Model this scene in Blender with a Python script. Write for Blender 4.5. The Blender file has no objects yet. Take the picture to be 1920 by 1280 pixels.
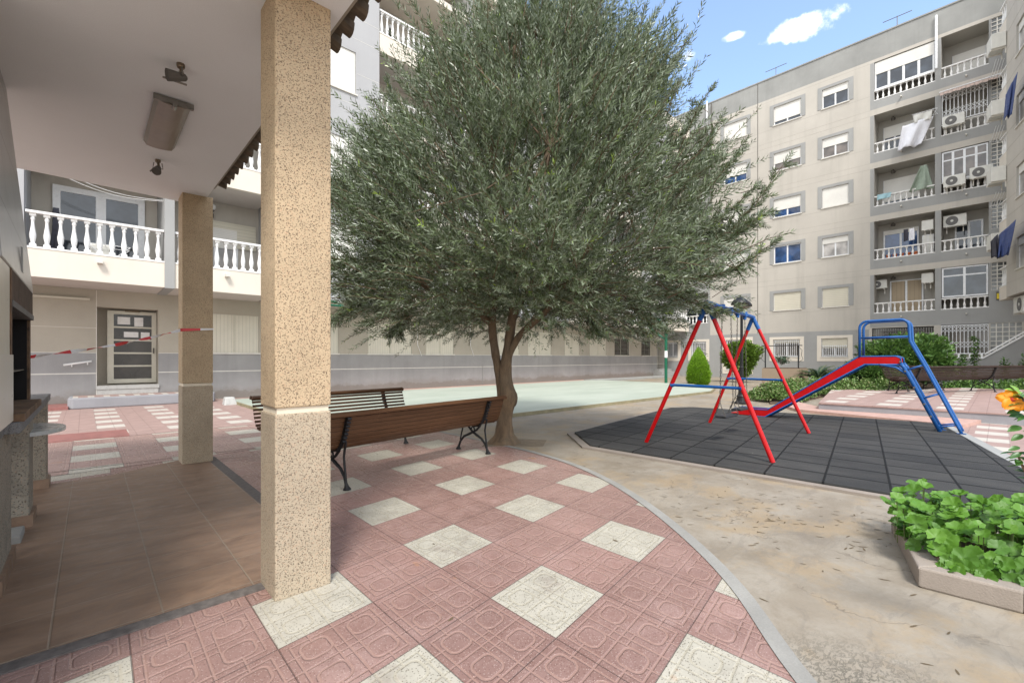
import bpy, math, random
import numpy as np
from mathutils import Vector
random.seed(7); RNG = np.random.default_rng(7)
scene = bpy.context.scene
COL = scene.collection
PI = math.pi

# ------------------------------------------------------------------ helpers
ORG = {}
def org(p): return ORG.get(p.name, Vector((0, 0, 0))) if p else Vector((0, 0, 0))

def tag(o, label=None, cat=None, group=None, kind=None):
    if label: o['label'] = label
    if cat: o['category'] = cat
    if group: o['group'] = group
    if kind: o['kind'] = kind
    return o

def thing(name, label, cat, loc=(0, 0, 0), group=None):
    o = bpy.data.objects.new(name, None); COL.objects.link(o)
    o.location = loc; o.empty_display_size = .1
    ORG[o.name] = Vector(loc)
    return tag(o, label, cat, group)

class MB:
    def __init__(s): s.v = []; s.f = []; s.m = []; s.mi = 0
    def add(s, vs, fs):
        n = len(s.v); s.v += [tuple(p) for p in vs]
        for f in fs: s.f.append([n + i for i in f]); s.m.append(s.mi)
    def hexa(s, p):
        s.add(p, [(0, 3, 2, 1), (4, 5, 6, 7), (0, 1, 5, 4), (1, 2, 6, 5), (2, 3, 7, 6), (3, 0, 4, 7)])
    def box(s, x0, y0, z0, x1, y1, z1):
        s.hexa([(x0, y0, z0), (x1, y0, z0), (x1, y1, z0), (x0, y1, z0), (x0, y0, z1), (x1, y0, z1), (x1, y1, z1), (x0, y1, z1)])
    def boxP(s, P, u0, u1, z0, z1, d0, d1):
        s.hexa([P(u0, z0, d0), P(u1, z0, d0), P(u1, z0, d1), P(u0, z0, d1), P(u0, z1, d0), P(u1, z1, d0), P(u1, z1, d1), P(u0, z1, d1)])
    def prism(s, pts, z0, z1):
        n = len(pts)
        s.add([(x, y, z0) for x, y in pts] + [(x, y, z1) for x, y in pts],
              [tuple(range(n))[::-1], tuple(range(n, 2 * n))] + [(i, (i + 1) % n, n + (i + 1) % n, n + i) for i in range(n)])
    def extr(s, P3, pts, a, b):
        """closed outline pts extruded between P3(pt,a) and P3(pt,b)"""
        n = len(pts)
        s.add([P3(p, a) for p in pts] + [P3(p, b) for p in pts],
              [tuple(range(n)), tuple(range(n, 2 * n))[::-1]] + [(i, (i + 1) % n, n + (i + 1) % n, n + i) for i in range(n)])
    def tube(s, pts, r, seg=8, caps=True):
        pts = [Vector(p) for p in pts]; n = len(pts)
        rs = r if isinstance(r, (list, tuple)) else [r] * n
        up = None; rings = []
        for i, p in enumerate(pts):
            t = (pts[min(i + 1, n - 1)] - pts[max(i - 1, 0)]).normalized()
            if up is None:
                up = Vector((0, 0, 1)) if abs(t.z) < .9 else Vector((1, 0, 0))
            a = t.cross(up)
            if a.length < 1e-4: a = t.cross(Vector((1, .3, 0)))
            a.normalize(); b = a.cross(t).normalized(); up = b
            rings.append([p + (a * math.cos(2 * PI * k / seg) + b * math.sin(2 * PI * k / seg)) * rs[i] for k in range(seg)])
        vs = [q for R in rings for q in R]; fs = []
        for i in range(n - 1):
            for k in range(seg):
                k2 = (k + 1) % seg
                fs.append((i * seg + k, i * seg + k2, (i + 1) * seg + k2, (i + 1) * seg + k))
        if caps: fs += [tuple(range(seg))[::-1], tuple((n - 1) * seg + k for k in range(seg))]
        s.add(vs, fs)
    def lathe(s, prof, cx=0, cy=0, cz=0, seg=12):
        vs = []; fs = []; n = len(prof)
        for r, z in prof:
            for k in range(seg):
                a = 2 * PI * k / seg; vs.append((cx + r * math.cos(a), cy + r * math.sin(a), cz + z))
        for i in range(n - 1):
            for k in range(seg):
                k2 = (k + 1) % seg; fs.append((i * seg + k, i * seg + k2, (i + 1) * seg + k2, (i + 1) * seg + k))
        fs += [tuple(range(seg))[::-1], tuple((n - 1) * seg + k for k in range(seg))]
        s.add(vs, fs)
    def quad(s, a, b, c, d): s.add([a, b, c, d], [(0, 1, 2, 3)])
    def build(s, name, mats, parent=None, smooth=False, bevel=0, uv=None, loc=None):
        if not isinstance(mats, (list, tuple)): mats = [mats]
        o3 = org(parent) if loc is None else Vector(loc)
        me = bpy.data.meshes.new(name)
        me.from_pydata([(x - o3.x, y - o3.y, z - o3.z) for x, y, z in s.v], [], s.f)
        for m in mats: me.materials.append(m)
        if len(mats) > 1: me.polygons.foreach_set('material_index', s.m)
        if smooth: me.polygons.foreach_set('use_smooth', [True] * len(me.polygons))
        if uv:
            L = me.uv_layers.new(name='UVMap')
            for lp in me.loops:
                x, y, z = s.v[lp.vertex_index]; L.data[lp.index].uv = uv(x, y)
        me.update()
        o = bpy.data.objects.new(name, me); COL.objects.link(o)
        if parent:
            o.parent = parent
            ORG[o.name] = org(parent)
            if loc is not None: o.location = Vector(loc) - org(parent); ORG[o.name] = Vector(loc)
        elif loc is not None: o.location = loc; ORG[o.name] = Vector(loc)
        if bevel:
            b = o.modifiers.new('b', 'BEVEL'); b.width = bevel; b.segments = 2; b.limit_method = 'ANGLE'; b.angle_limit = .6
            b.harden_normals = False
        return o

def arc(c, r, a0, a1, n, f):
    return [f(c[0] + r * math.cos(a0 + (a1 - a0) * i / n), c[1] + r * math.sin(a0 + (a1 - a0) * i / n)) for i in range(n + 1)]

# ------------------------------------------------------------------ materials
class NT:
    def __init__(s, name):
        s.mat = bpy.data.materials.new(name); s.mat.use_nodes = True
        s.t = s.mat.node_tree; s.b = s.t.nodes['Principled BSDF']; s._tc = None
    def n(s, typ, **kw):
        nd = s.t.nodes.new(typ)
        for k, v in kw.items(): setattr(nd, k, v)
        return nd
    def put(s, nd, key, v):
        if v is None: return
        if hasattr(v, 'is_output'): s.t.links.new(v, nd.inputs[key])
        else: nd.inputs[key].default_value = v
    def obj(s):
        if not s._tc: s._tc = s.n('ShaderNodeTexCoord')
        return s._tc.outputs['Object']
    def uv(s):
        if not s._tc: s._tc = s.n('ShaderNodeTexCoord')
        return s._tc.outputs['UV']
    def M(s, op, a, b=None, c=None, clamp=False):
        nd = s.n('ShaderNodeMath', operation=op, use_clamp=clamp)
        s.put(nd, 0, a); s.put(nd, 1, b); s.put(nd, 2, c)
        return nd.outputs[0]
    def sep(s, v):
        nd = s.n('ShaderNodeSeparateXYZ'); s.put(nd, 0, v); return nd.outputs
    def com(s, x=0., y=0., z=0.):
        nd = s.n('ShaderNodeCombineXYZ'); s.put(nd, 0, x); s.put(nd, 1, y); s.put(nd, 2, z); return nd.outputs[0]
    def mapv(s, scale=(1, 1, 1), loc=(0, 0, 0), v=None):
        nd = s.n('ShaderNodeMapping'); s.put(nd, 'Vector', v if v is not None else s.obj())
        nd.inputs['Scale'].default_value = scale; nd.inputs['Location'].default_value = loc
        return nd.outputs[0]
    def noise(s, scale, detail=4, rough=.55, v=None, dist=0., color=False):
        nd = s.n('ShaderNodeTexNoise'); s.put(nd, 'Vector', v if v is not None else s.obj())
        nd.inputs['Scale'].default_value = scale; nd.inputs['Detail'].default_value = detail
        nd.inputs['Roughness'].default_value = rough; nd.inputs['Distortion'].default_value = dist
        return nd.outputs['Color' if color else 'Fac']
    def voro(s, scale, v=None, feature='F1', out='Distance', rnd=1.):
        nd = s.n('ShaderNodeTexVoronoi', feature=feature); s.put(nd, 'Vector', v if v is not None else s.obj())
        nd.inputs['Scale'].default_value = scale; nd.inputs['Randomness'].default_value = rnd
        return nd.outputs[out]
    def ramp(s, v, lo, hi, a=0., b=1.):
        nd = s.n('ShaderNodeMapRange'); s.put(nd, 0, v)
        nd.inputs[1].default_value = lo; nd.inputs[2].default_value = hi; nd.inputs[3].default_value = a; nd.inputs[4].default_value = b
        return nd.outputs[0]
    def mix(s, f, a, b, mode='MIX'):
        nd = s.n('ShaderNodeMix', data_type='RGBA', blend_type=mode)
        s.put(nd, 0, f)
        for k, v in ((6, a), (7, b)):
            if isinstance(v, (tuple, list)): v = (v[0], v[1], v[2], 1)
            s.put(nd, k, v)
        return nd.outputs[2]
    def bump(s, h, strength=.5, dist=.01, normal=None):
        nd = s.n('ShaderNodeBump'); s.put(nd, 'Height', h); nd.inputs['Strength'].default_value = strength
        nd.inputs['Distance'].default_value = dist; s.put(nd, 'Normal', normal)
        return nd.outputs[0]
    def fin(s, color=None, rough=.7, bump=None, **kw):
        if isinstance(color, (tuple, list)): color = (color[0], color[1], color[2], 1)
        s.put(s.b, 'Base Color', color); s.put(s.b, 'Roughness', rough)
        if bump is not None: s.put(s.b, 'Normal', bump)
        for k, v in kw.items(): s.put(s.b, k.replace('_', ' '), v)
        return s.mat

def c3(*a): return tuple(a)
def mul(c, k): return tuple(x * k for x in c)

def stucco(name, col, var=.12, scale=1.2, grain=160, gs=.4, streak=.25):
    t = NT(name)
    big = t.noise(scale, 5, .6)
    st = t.noise(1., 5, .65, v=t.mapv((1.6, 1.6, .13)))
    fine = t.noise(grain, 2, .6)
    c = t.mix(t.ramp(big, .3, .7), mul(col, 1 - var), mul(col, 1 + var * .7))
    c = t.mix(t.ramp(st, .5, .78, 0, streak), c, mul(col, .62))
    c = t.mix(t.ramp(fine, .35, .65, 0, .22), c, mul(col, .6))
    return t.fin(c, .9, t.bump(fine, gs, .004))

def plain(name, col, rough=.5, metal=0., var=.08, nscale=8, **kw):
    t = NT(name)
    n = t.noise(nscale, 4, .6)
    c = t.mix(t.ramp(n, .3, .7), mul(col, 1 - var), mul(col, 1 + var))
    r = t.ramp(n, .3, .7, max(.03, rough - .08), min(1, rough + .08))
    return t.fin(c, r, None, Metallic=metal, **kw)

M = {}
M['beige'] = stucco('stucco_beige', (.52, .485, .43), .09, .5, streak=.4)
M['beige_dark'] = stucco('stucco_beige_ground', (.45, .41, .34), .09, .8, gs=.7)
M['cream'] = stucco('render_cream', (.72, .66, .57), .05, .7, gs=.25, streak=.18)
M['grey'] = stucco('stucco_grey', (.34, .34, .33), .09, .7)
M['grey_base'] = stucco('stucco_grey_base', (.34, .335, .335), .14, .9, gs=.7, streak=.35)
M['grey_bay'] = stucco('stucco_grey_bay', (.42, .42, .425), .05, .8, streak=.15)
M['parapet'] = stucco('stucco_parapet', (.31, .31, .295), .16, .6, streak=.45)
M['soffit'] = stucco('soffit_plaster', (.56, .52, .48), .04, .6, gs=.1, streak=0)
def basewall():
    t = NT('plinth_wall'); col = (.33, .325, .32)
    o = t.sep(t.obj()); big = t.noise(.9, 5, .6); fine = t.noise(150, 2, .6)
    c = t.mix(t.ramp(big, .3, .7), mul(col, .86), mul(col, 1.1))
    c = t.mix(t.ramp(t.noise(1., 5, .65, v=t.mapv((1.6, 1.6, .13))), .48, .75, 0, .4), c, mul(col, .6))
    damp = t.M('GREATER_THAN', t.M('MULTIPLY', t.noise(1.6, 7, .68), .62), t.M('ADD', o[2], .03)); d2 = t.ramp(t.M('SUBTRACT', t.M('MULTIPLY', t.noise(1.1, 7, .7, v=t.mapv(loc=(3, 0, 0))), .8), o[2]), -.05, .2)
    c = t.mix(t.M('MULTIPLY', d2, .5), c, (.20, .165, .13)); c = t.mix(t.M('MULTIPLY', damp, .35), c, (.16, .13, .10))
    c = t.mix(t.ramp(fine, .35, .65, 0, .22), c, mul(col, .6))
    return t.fin(c, .9, t.bump(fine, .7, .004))
M['grey_base'] = basewall()
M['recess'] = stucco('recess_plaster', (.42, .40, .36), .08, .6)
M['white'] = plain('white_paint', (.80, .80, .79), .45, var=.04, nscale=3)
M['baluster'] = plain('baluster_white', (.80, .79, .77), .55, var=.06, nscale=5)
M['alu'] = plain('white_aluminium', (.76, .77, .78), .3, var=.03)
M['sill'] = plain('sill_stone', (.66, .63, .57), .6, var=.1)
M['joint'] = plain('joint_dark', (.10, .09, .08), .9)
M['jointl'] = plain('joint_light', (.68, .66, .60), .9)
M['jointp'] = plain('joint_panel', (.36, .33, .29), .9)

def glass(name, col, rough=.06):
    t = NT(name)
    n = t.noise(1.5, 3, .5)
    c = t.mix(t.ramp(n, .4, .65), mul(col, .6), mul(col, 1.5))
    return t.fin(c, rough, t.bump(t.noise(2.2, 1), .05, .02), Specular_IOR_Level=.9)
M['glass'] = glass('glass_dark', (.035, .045, .06))
M['glassd'] = glass('glass_brown', (.03, .026, .022), .25)
M['glassb'] = glass('glass_blue', (.03, .07, .17), .04)
M['glassc'] = glass('glass_curtain', (.36, .34, .32), .3)
M['glassw'] = glass('glass_warm', (.12, .10, .085), .15)

def ridged(name, col, axis, freq, depth=.4):
    t = NT(name)
    o = t.sep(t.obj())
    w = t.M('FRACT', t.M('MULTIPLY', o[axis], freq))
    line = t.M('GREATER_THAN', w, .86)
    h = t.M('PINGPONG', w, .5)
    n = t.noise(1.3, 4)
    c = t.mix(t.ramp(n, .3, .7), mul(col, .93), mul(col, 1.04))
    c = t.mix(t.M('MULTIPLY', line, .4), c, mul(col, .5))
    return t.fin(c, .5, t.bump(h, depth, .01))
M['shutter'] = ridged('roller_shutter', (.72, .70, .65), 2, 18)
M['shutterv'] = ridged('cream_panel_shutter', (.64, .60, .50), 0, 9, .5)
M['shuttercream'] = ridged('cream_roller_shutter', (.62, .58, .47), 2, 9)
M['brickglass'] = glass('glass_block', (.13, .135, .13), .2)

# aggregate pillar render: warm beige with short dark worm-like pits
def aggregate(name, col, pit, dirt=.0, sc=1.):
    t = NT(name)
    d = t.noise(38 * sc, 2, .5, color=True)
    v = t.n('ShaderNodeVectorMath', operation='MULTIPLY_ADD'); t.put(v, 0, d); v.inputs[1].default_value = (.028 / sc,) * 3; t.put(v, 2, t.obj())
    vv = v.outputs[0]
    e = t.mapv((1, 1, 2.3), v=vv)
    f1 = t.voro(48 * sc, v=e)
    f2 = t.voro(34 * sc, v=t.mapv((1.8, 1.8, 1.1), (3, 1, 7), v=vv))
    p1 = t.ramp(f1, .20, .30, 1, 0); p2 = t.ramp(f2, .17, .27, 1, 0)
    p = t.M('MAXIMUM', p1, p2)
    big = t.noise(3.0, 5, .65); gr = t.noise(130 * sc, 3, .7)
    c = t.mix(t.ramp(big, .35, .68), mul(col, .88), mul(col, 1.12))
    c = t.mix(t.ramp(gr, .35, .7, .0, .55), c, mul(col, 1.28))
    c = t.mix(t.ramp(t.noise(60 * sc, 2), .55, .7, 0, .3), c, (.55, .30, .18))
    if dirt: c = t.mix(t.ramp(t.noise(2.4, 6, .7), .52, .68, 0, dirt), c, (.07, .065, .06))
    c = t.mix(t.M('MULTIPLY', p, .8), c, pit)
    h = t.M('SUBTRACT', t.M('MULTIPLY', gr, .35), p)
    return t.fin(c, .85, t.bump(h, .8, .006))
M['pillar'] = aggregate('pillar_aggregate', (.45, .34, .215), (.115, .075, .045), sc=1.5)
M['pillar_low'] = aggregate('pillar_aggregate_pale', (.39, .32, .23), (.12, .09, .06), sc=1.5)
M['bbqstone'] = aggregate('barbecue_aggregate', (.27, .24, .19), (.07, .06, .045), .5)
M['pillar_band'] = plain('pillar_joint_band', (.68, .60, .47), .8)

# patio tile with raised tracery; UV unit = one tile
def paving(name, pink, cream, cream_phase=(0, 0), relief=1.):
    t = NT(name)
    uv = t.sep(t.uv()); u, v = uv[0], uv[1]
    fu, fv = t.M('FLOOR', u), t.M('FLOOR', v)
    p = t.M('ABSOLUTE', t.M('SUBTRACT', t.M('FRACT', u), .5)); q = t.M('ABSOLUTE', t.M('SUBTRACT', t.M('FRACT', v), .5))
    cu = t.M('LESS_THAN', t.M('FRACT', t.M('MULTIPLY', t.M('ADD', fu, .01 + cream_phase[0]), .5)), .3)
    cv = t.M('LESS_THAN', t.M('FRACT', t.M('MULTIPLY', t.M('ADD', fv, .01 + cream_phase[1]), .5)), .3)
    is_c = t.M('MULTIPLY', cu, cv)
    wn = t.n('ShaderNodeTexWhiteNoise'); t.put(wn, 'Vector', t.com(fu, fv, 0)); rnd = wn.outputs['Value']
    # rings: rounded squares centred .22 off the tile middle
    def ring(cx, cy, half, rad, w):
        dx = t.M('MAXIMUM', t.M('SUBTRACT', t.M('ABSOLUTE', t.M('SUBTRACT', p, cx)), half - rad), 0.)
        dy = t.M('MAXIMUM', t.M('SUBTRACT', t.M('ABSOLUTE', t.M('SUBTRACT', q, cy)), half - rad), 0.)
        r = t.M('SQRT', t.M('ADD', t.M('MULTIPLY', dx, dx), t.M('MULTIPLY', dy, dy)))
        return t.ramp(t.M('ABSOLUTE', t.M('SUBTRACT', r, rad)), w * .45, w, 1, 0)
    r1 = ring(.235, .235, .130, .082, .020)
    def line(a, c, w): return t.ramp(t.M('ABSOLUTE', t.M('SUBTRACT', a, c)), w * .4, w, 1, 0)
    def both(a, b): return t.M('MULTIPLY', a, b)
    cross = t.M('MAXIMUM', line(p, 0., .017), line(q, 0., .017))
    l2 = both(line(p, .42, .017), t.M('LESS_THAN', q, .42)); l3 = both(line(q, .42, .017), t.M('LESS_THAN', p, .42))
    s1 = both(line(p, .235, .016), t.M('GREATER_THAN', q, .37)); s2 = both(line(q, .235, .016), t.M('GREATER_THAN', p, .37))
    s3 = both(line(q, .10, .014), t.M('LESS_THAN', p, .10)); s4 = both(line(p, .10, .014), t.M('LESS_THAN', q, .235))
    g = r1
    for x in (cross, l2, l3, s1, s2, s3, s4): g = t.M('MAXIMUM', g, x)
    g = t.M('MULTIPLY', t.M('MULTIPLY', g, relief), t.M('SUBTRACT', 1., t.M('MULTIPLY', is_c, .5)))
    joint = t.M('MAXIMUM', t.ramp(p, .492, .498), t.ramp(q, .492, .498))
    # chips
    ch = t.voro(78); chips = t.ramp(ch, .20, .28, 1, 0)
    sel = t.M('GREATER_THAN', t.noise(38, 1), .44); chips = both(chips, sel)
    chips2 = both(t.ramp(t.voro(44, v=t.mapv((1, 1.9, 1), (5, 3, 1))), .17, .27, 1, 0), t.M('GREATER_THAN', t.noise(30, 1, v=t.mapv(loc=(3, 3, 3))), .5))
    wh = t.ramp(t.voro(90, v=t.mapv(loc=(9, 2, 5))), .16, .24, 1, 0)
    big = t.noise(.8, 5, .65); med = t.noise(5, 6, .7)
    pk = t.mix(rnd, mul(pink, .86), mul(pink, 1.1))
    pk = t.mix(t.ramp(med, .3, .75, 0, .5), pk, (pink[0] * 1.2, pink[1] * 1.35, pink[2] * 1.4))
    pk = t.mix(t.ramp(big, .38, .60, .5, 0), pk, mul(pink, .58)); pk = t.mix(t.ramp(t.noise(2.1, 6, .75, v=t.mapv(loc=(7, 1, 0))), .52, .66, 0, .45), pk, (.40, .27, .24))
    pk = t.mix(both(wh, .6), pk, (.62, .50, .44)); pk = t.mix(both(chips, .7), pk, (.12, .06, .05))
    cr = t.mix(t.ramp(med, .3, .7), mul(cream, .84), mul(cream, 1.04))
    cr = t.mix(both(t.M('MAXIMUM', chips, chips2), .95), cr, (.14, .12, .09))
    base = t.mix(is_c, pk, cr)
    gl = t.mix(is_c, (pink[0] * 1.14, pink[1] * 1.22, pink[2] * 1.2), (cream[0] * .88, cream[1] * .84, cream[2] * .74))
    c = t.mix(both(g, .72), base, gl)
    c = t.mix(t.ramp(t.noise(1.7, 6, .75), .56, .72, 0, .45), c, mul(pink, .5))
    c = t.mix(both(t.ramp(t.noise(2.7, 3, v=t.mapv(loc=(5, 5, 5))), .70, .74), .5), c, (.42, .2, .08))
    c = t.mix(both(joint, .6), c, (.10, .065, .055))
    rough = t.M('SUBTRACT', t.ramp(med, .35, .65, .30, .62), t.M('MULTIPLY', g, .14))
    h = t.M('SUBTRACT', t.M('ADD', t.M('MULTIPLY', g, -.9), t.M('MULTIPLY', t.noise(150, 2), .12)), t.M('MULTIPLY', joint, 1.2))
    return t.fin(c, rough, t.bump(h, .75, .006))
M['paving'] = paving('pink_patio_tile', (.305, .180, .152), (.465, .435, .36))
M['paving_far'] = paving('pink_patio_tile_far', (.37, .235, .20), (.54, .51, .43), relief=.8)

def bartile(name, pink, cream):
    """pink paving with cream bars: u<.5 column of bars, v alternate"""
    t = NT(name); uv = t.sep(t.uv()); u, v = uv[0], uv[1]
    cu = t.M('LESS_THAN', t.M('FRACT', u), .42); cv = t.M('LESS_THAN', t.M('FRACT', v), .5)
    m = t.M('MULTIPLY', cu, cv); n = t.noise(3, 6, .7)
    c = t.mix(t.ramp(n, .3, .7), mul(pink, .85), mul(pink, 1.12)); c = t.mix(m, c, t.mix(n, mul(cream, .85), mul(cream, 1.08)))
    j = t.M('MAXIMUM', t.M('LESS_THAN', t.M('FRACT', t.M('MULTIPLY', v, 2.)), .05), t.M('LESS_THAN', t.M('FRACT', t.M('MULTIPLY', u, 4.)), .04))
    c = t.mix(t.M('MULTIPLY', j, .4), c, (.16, .10, .09))
    gr = t.noise(45, 3)
    return t.fin(c, .6, t.bump(t.M('SUBTRACT', t.M('MULTIPLY', gr, .3), j), .5, .005))
M['bars'] = bartile('pink_tile_cream_bars', (.35, .24, .21), (.53, .49, .43))
M['redtile'] = plain('red_tile', (.27, .115, .10), .55, var=.2, nscale=6)

def terracotta():
    t = NT('brown_floor_tile'); o = t.sep(t.obj())
    u = t.M('DIVIDE', t.M('ADD', t.M('ADD', o[0], .15), t.M('MULTIPLY', o[1], -.004)), .44); v = t.M('DIVIDE', t.M('SUBTRACT', t.M('SUBTRACT', o[1], 3.55), t.M('MULTIPLY', o[0], .06)), .44)
    p = t.M('ABSOLUTE', t.M('SUBTRACT', t.M('FRACT', u), .5)); q = t.M('ABSOLUTE', t.M('SUBTRACT', t.M('FRACT', v), .5))
    j = t.M('MAXIMUM', t.ramp(p, .486, .494), t.ramp(q, .486, .494))
    wn = t.n('ShaderNodeTexWhiteNoise'); t.put(wn, 'Vector', t.com(t.M('FLOOR', u), t.M('FLOOR', v), 0)); r = wn.outputs['Value']
    n1 = t.noise(2.2, 6, .62, v=t.mapv((1, 2.6, 1)), dist=.6); n2 = t.noise(11, 6, .7)
    c = t.mix(t.ramp(n1, .3, .7), (.145, .088, .058), (.28, .185, .125))
    c = t.mix(t.M('MULTIPLY', r, .3), c, (.12, .07, .045)); c = t.mix(t.ramp(n2, .45, .7, 0, .35), c, (.37, .24, .15))
    c = t.mix(t.M('MULTIPLY', j, .55), c, (.26, .22, .17))
    return t.fin(c, t.ramp(n2, .3, .7, .36, .6), t.bump(t.M('SUBTRACT', t.M('MULTIPLY', n2, .25), j), .5, .004))
M['terracotta'] = terracotta()
M['darkgrout'] = plain('dark_mortar_strip', (.12, .105, .095), .8, var=.35, nscale=25)

def concrete():
    t = NT('worn_concrete'); o = t.obj()
    n1 = t.noise(.55, 7, .62); n2 = t.noise(2.3, 8, .72, dist=.5); n3 = t.noise(40, 4, .7)
    c = t.mix(t.ramp(n1, .35, .65), (.205, .170, .125), (.30, .255, .195))
    c = t.mix(t.ramp(n2, .42, .62, 0, .55), c, (.365, .33, .275))
    c = t.mix(t.ramp(t.noise(1.1, 7, .7, v=t.mapv(loc=(4, 9, 0))), .50, .60, 0, .6), c, (.34, .25, .145))
    # grey lichen worn patch near the planter
    ps = t.n('ShaderNodeVectorMath', operation='DISTANCE'); t.put(ps, 0, o); ps.inputs[1].default_value = (2.38, .38, 0)
    near = t.ramp(ps.outputs['Value'], .08, .5, 1, 0)
    patch = t.M('MULTIPLY', near, t.ramp(t.noise(26, 7, .72, v=t.mapv((1, 1.7, 1)), dist=1.4), .50, .55))
    c = t.mix(t.M('MULTIPLY', patch, .85), c, (.11, .10, .075))
    c = t.mix(t.ramp(t.noise(14, 6, .75), .56, .70, 0, .45), c, (.20, .165, .12)); c = t.mix(t.ramp(t.noise(1.6, 8, .78, v=t.mapv((1, 2.4, 1), (2, 5, 0)), dist=1.2), .53, .60, 0, .4), c, (.19, .165, .135))
    d = t.noise(3., 4, .6, color=True)
    v = t.n('ShaderNodeVectorMath', operation='MULTIPLY_ADD'); t.put(v, 0, d); v.inputs[1].default_value = (.5, .5, .5); t.put(v, 2, o)
    cr = t.ramp(t.voro(.75, v=v.outputs[0], feature='DISTANCE_TO_EDGE'), .002, .008, 1, 0)
    cr = t.M('MULTIPLY', cr, t.ramp(t.noise(1.3, 3), .47, .56))
    c = t.mix(t.M('MULTIPLY', cr, .45), c, (.14, .11, .08))
    c = t.mix(t.ramp(n3, .45, .7, 0, .2), c, (.22, .19, .15))
    h = t.M('ADD', t.M('SUBTRACT', t.M('MULTIPLY', n3, .5), t.M('MULTIPLY', cr, 1.)), t.M('MULTIPLY', patch, -.6))
    return t.fin(c, t.ramp(n2, .3, .7, .62, .85), t.bump(t.M('ADD', h, n2), .6, .006))
M['concrete'] = concrete()
M['kerb'] = stucco('kerb_concrete', (.33, .33, .315), .12, 2., 90, .5, 0)
M['edging'] = stucco('edging_concrete', (.30, .29, .265), .14, 3., 90, .5, 0)
M['kerbbrown'] = stucco('planter_concrete', (.30, .255, .215), .14, 3., 110, .7, 0)
def court():
    t = NT('court_green_paint'); n = t.noise(.5, 6, .65, v=t.mapv((.6, 1.6, 1))); n2 = t.noise(6, 6, .7)
    c = t.mix(t.ramp(n, .35, .65), (.33, .375, .31), (.42, .46, .39)); c = t.mix(t.ramp(n2, .52, .72, 0, .5), c, (.40, .39, .33))
    return t.fin(c, .65, t.bump(n2, .2, .004))
M['court'] = court()
M['courtedge'] = stucco('court_edge', (.27, .235, .14), .3, 2.5, 60, .8, .4)
def rubber():
    t = NT('rubber_tile')
    uv = t.sep(t.uv()); p = t.M('ABSOLUTE', t.M('SUBTRACT', t.M('FRACT', uv[0]), .5)); q = t.M('ABSOLUTE', t.M('SUBTRACT', t.M('FRACT', uv[1]), .5))
    j = t.M('MAXIMUM', t.ramp(p, .445, .475), t.ramp(q, .472, .49))
    wn = t.n('ShaderNodeTexWhiteNoise'); t.put(wn, 'Vector', t.com(t.M('FLOOR', uv[0]), t.M('FLOOR', uv[1]), 0))
    n = t.noise(1.6, 6, .7, v=t.mapv((1, .5, 1))); f = t.noise(140, 3, .7)
    c = t.mix(wn.outputs['Value'], (.031, .031, .031), (.052, .051, .049))
    c = t.mix(t.ramp(n, .45, .75, 0, .6), c, (.085, .082, .076)); c = t.mix(t.ramp(f, .5, .7, 0, .35), c, (.06, .06, .055))
    c = t.mix(t.ramp(t.voro(2.2), .012, .02, .7, 0), c, (.4, .38, .34)); c = t.mix(j, c, (.008, .008, .008))
    return t.fin(c, .82, t.bump(t.M('SUBTRACT', t.M('MULTIPLY', f, .25), j), .8, .008), Specular_IOR_Level=.25)
M['rubber'] = rubber()
M['soil'] = stucco('soil', (.10, .065, .04), .3, 5, 50, 1., 0)
M['pitsoil'] = stucco('sandy_soil', (.21, .165, .115), .3, 5, 50, 1., 0)
M['leaflitter'] = plain('dry_leaf', (.12, .085, .045), .8, var=.3)

def paint(name, col, rough=.32, wear=.0):
    t = NT(name); n = t.noise(9, 5, .7); c = t.mix(t.ramp(n, .3, .7), mul(col, .9), mul(col, 1.08))
    if wear: c = t.mix(t.ramp(t.noise(30, 5, .75), .68, .74, 0, wear), c, (.35, .31, .28))
    return t.fin(c, t.ramp(n, .3, .7, rough - .06, rough + .12), t.bump(n, .08, .004), Specular_IOR_Level=.35)
M['red'] = paint('red_gloss_paint', (.47, .002, .004), .34, .25)
M['blue'] = paint('blue_gloss_paint', (.012, .09, .30), .34, .6)
M['darkgreen'] = paint('dark_green_paint', (.008, .105, .055), .4)
M['black'] = paint('black_iron', (.013, .013, .014), .42, .25)
M['steel'] = plain('worn_steel', (.23, .22, .2), .4, 1., .2, 20)
M['chain'] = plain('chain_steel', (.10, .09, .08), .5, .8, .2, 40)
M['lintelsteel'] = plain('dull_steel', (.10, .10, .10), .6)
M['rubberseat'] = plain('rubber_seat', (.02, .02, .022), .6)
def wood(name, col):
    t = NT(name); n = t.noise(3, 6, .65, v=t.mapv((.7, 9, 9)), dist=.4)
    c = t.mix(t.ramp(n, .3, .7), mul(col, .72), mul(col, 1.22))
    c = t.mix(t.ramp(t.noise(14, 5, .75), .66, .72, 0, .35), c, (.30, .19, .12))
    return t.fin(c, .5, t.bump(n, .25, .003), Specular_IOR_Level=.3)
M['wood'] = wood('varnished_slats', (.105, .05, .024))
M['wood_dark'] = wood('dark_slats', (.034, .018, .012))
def bark():
    t = NT('olive_bark'); n = t.noise(9, 7, .7, v=t.mapv((1, 1, .3)), dist=.6); n2 = t.noise(2.2, 5)
    c = t.mix(t.ramp(n, .3, .7), (.06, .038, .022), (.19, .125, .07)); c = t.mix(t.ramp(n2, .4, .65, 0, .3), c, (.17, .14, .10))
    return t.fin(c, .85, t.bump(t.M('ADD', n, t.noise(40, 3)), .7, .012))
M['bark'] = bark()

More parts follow.
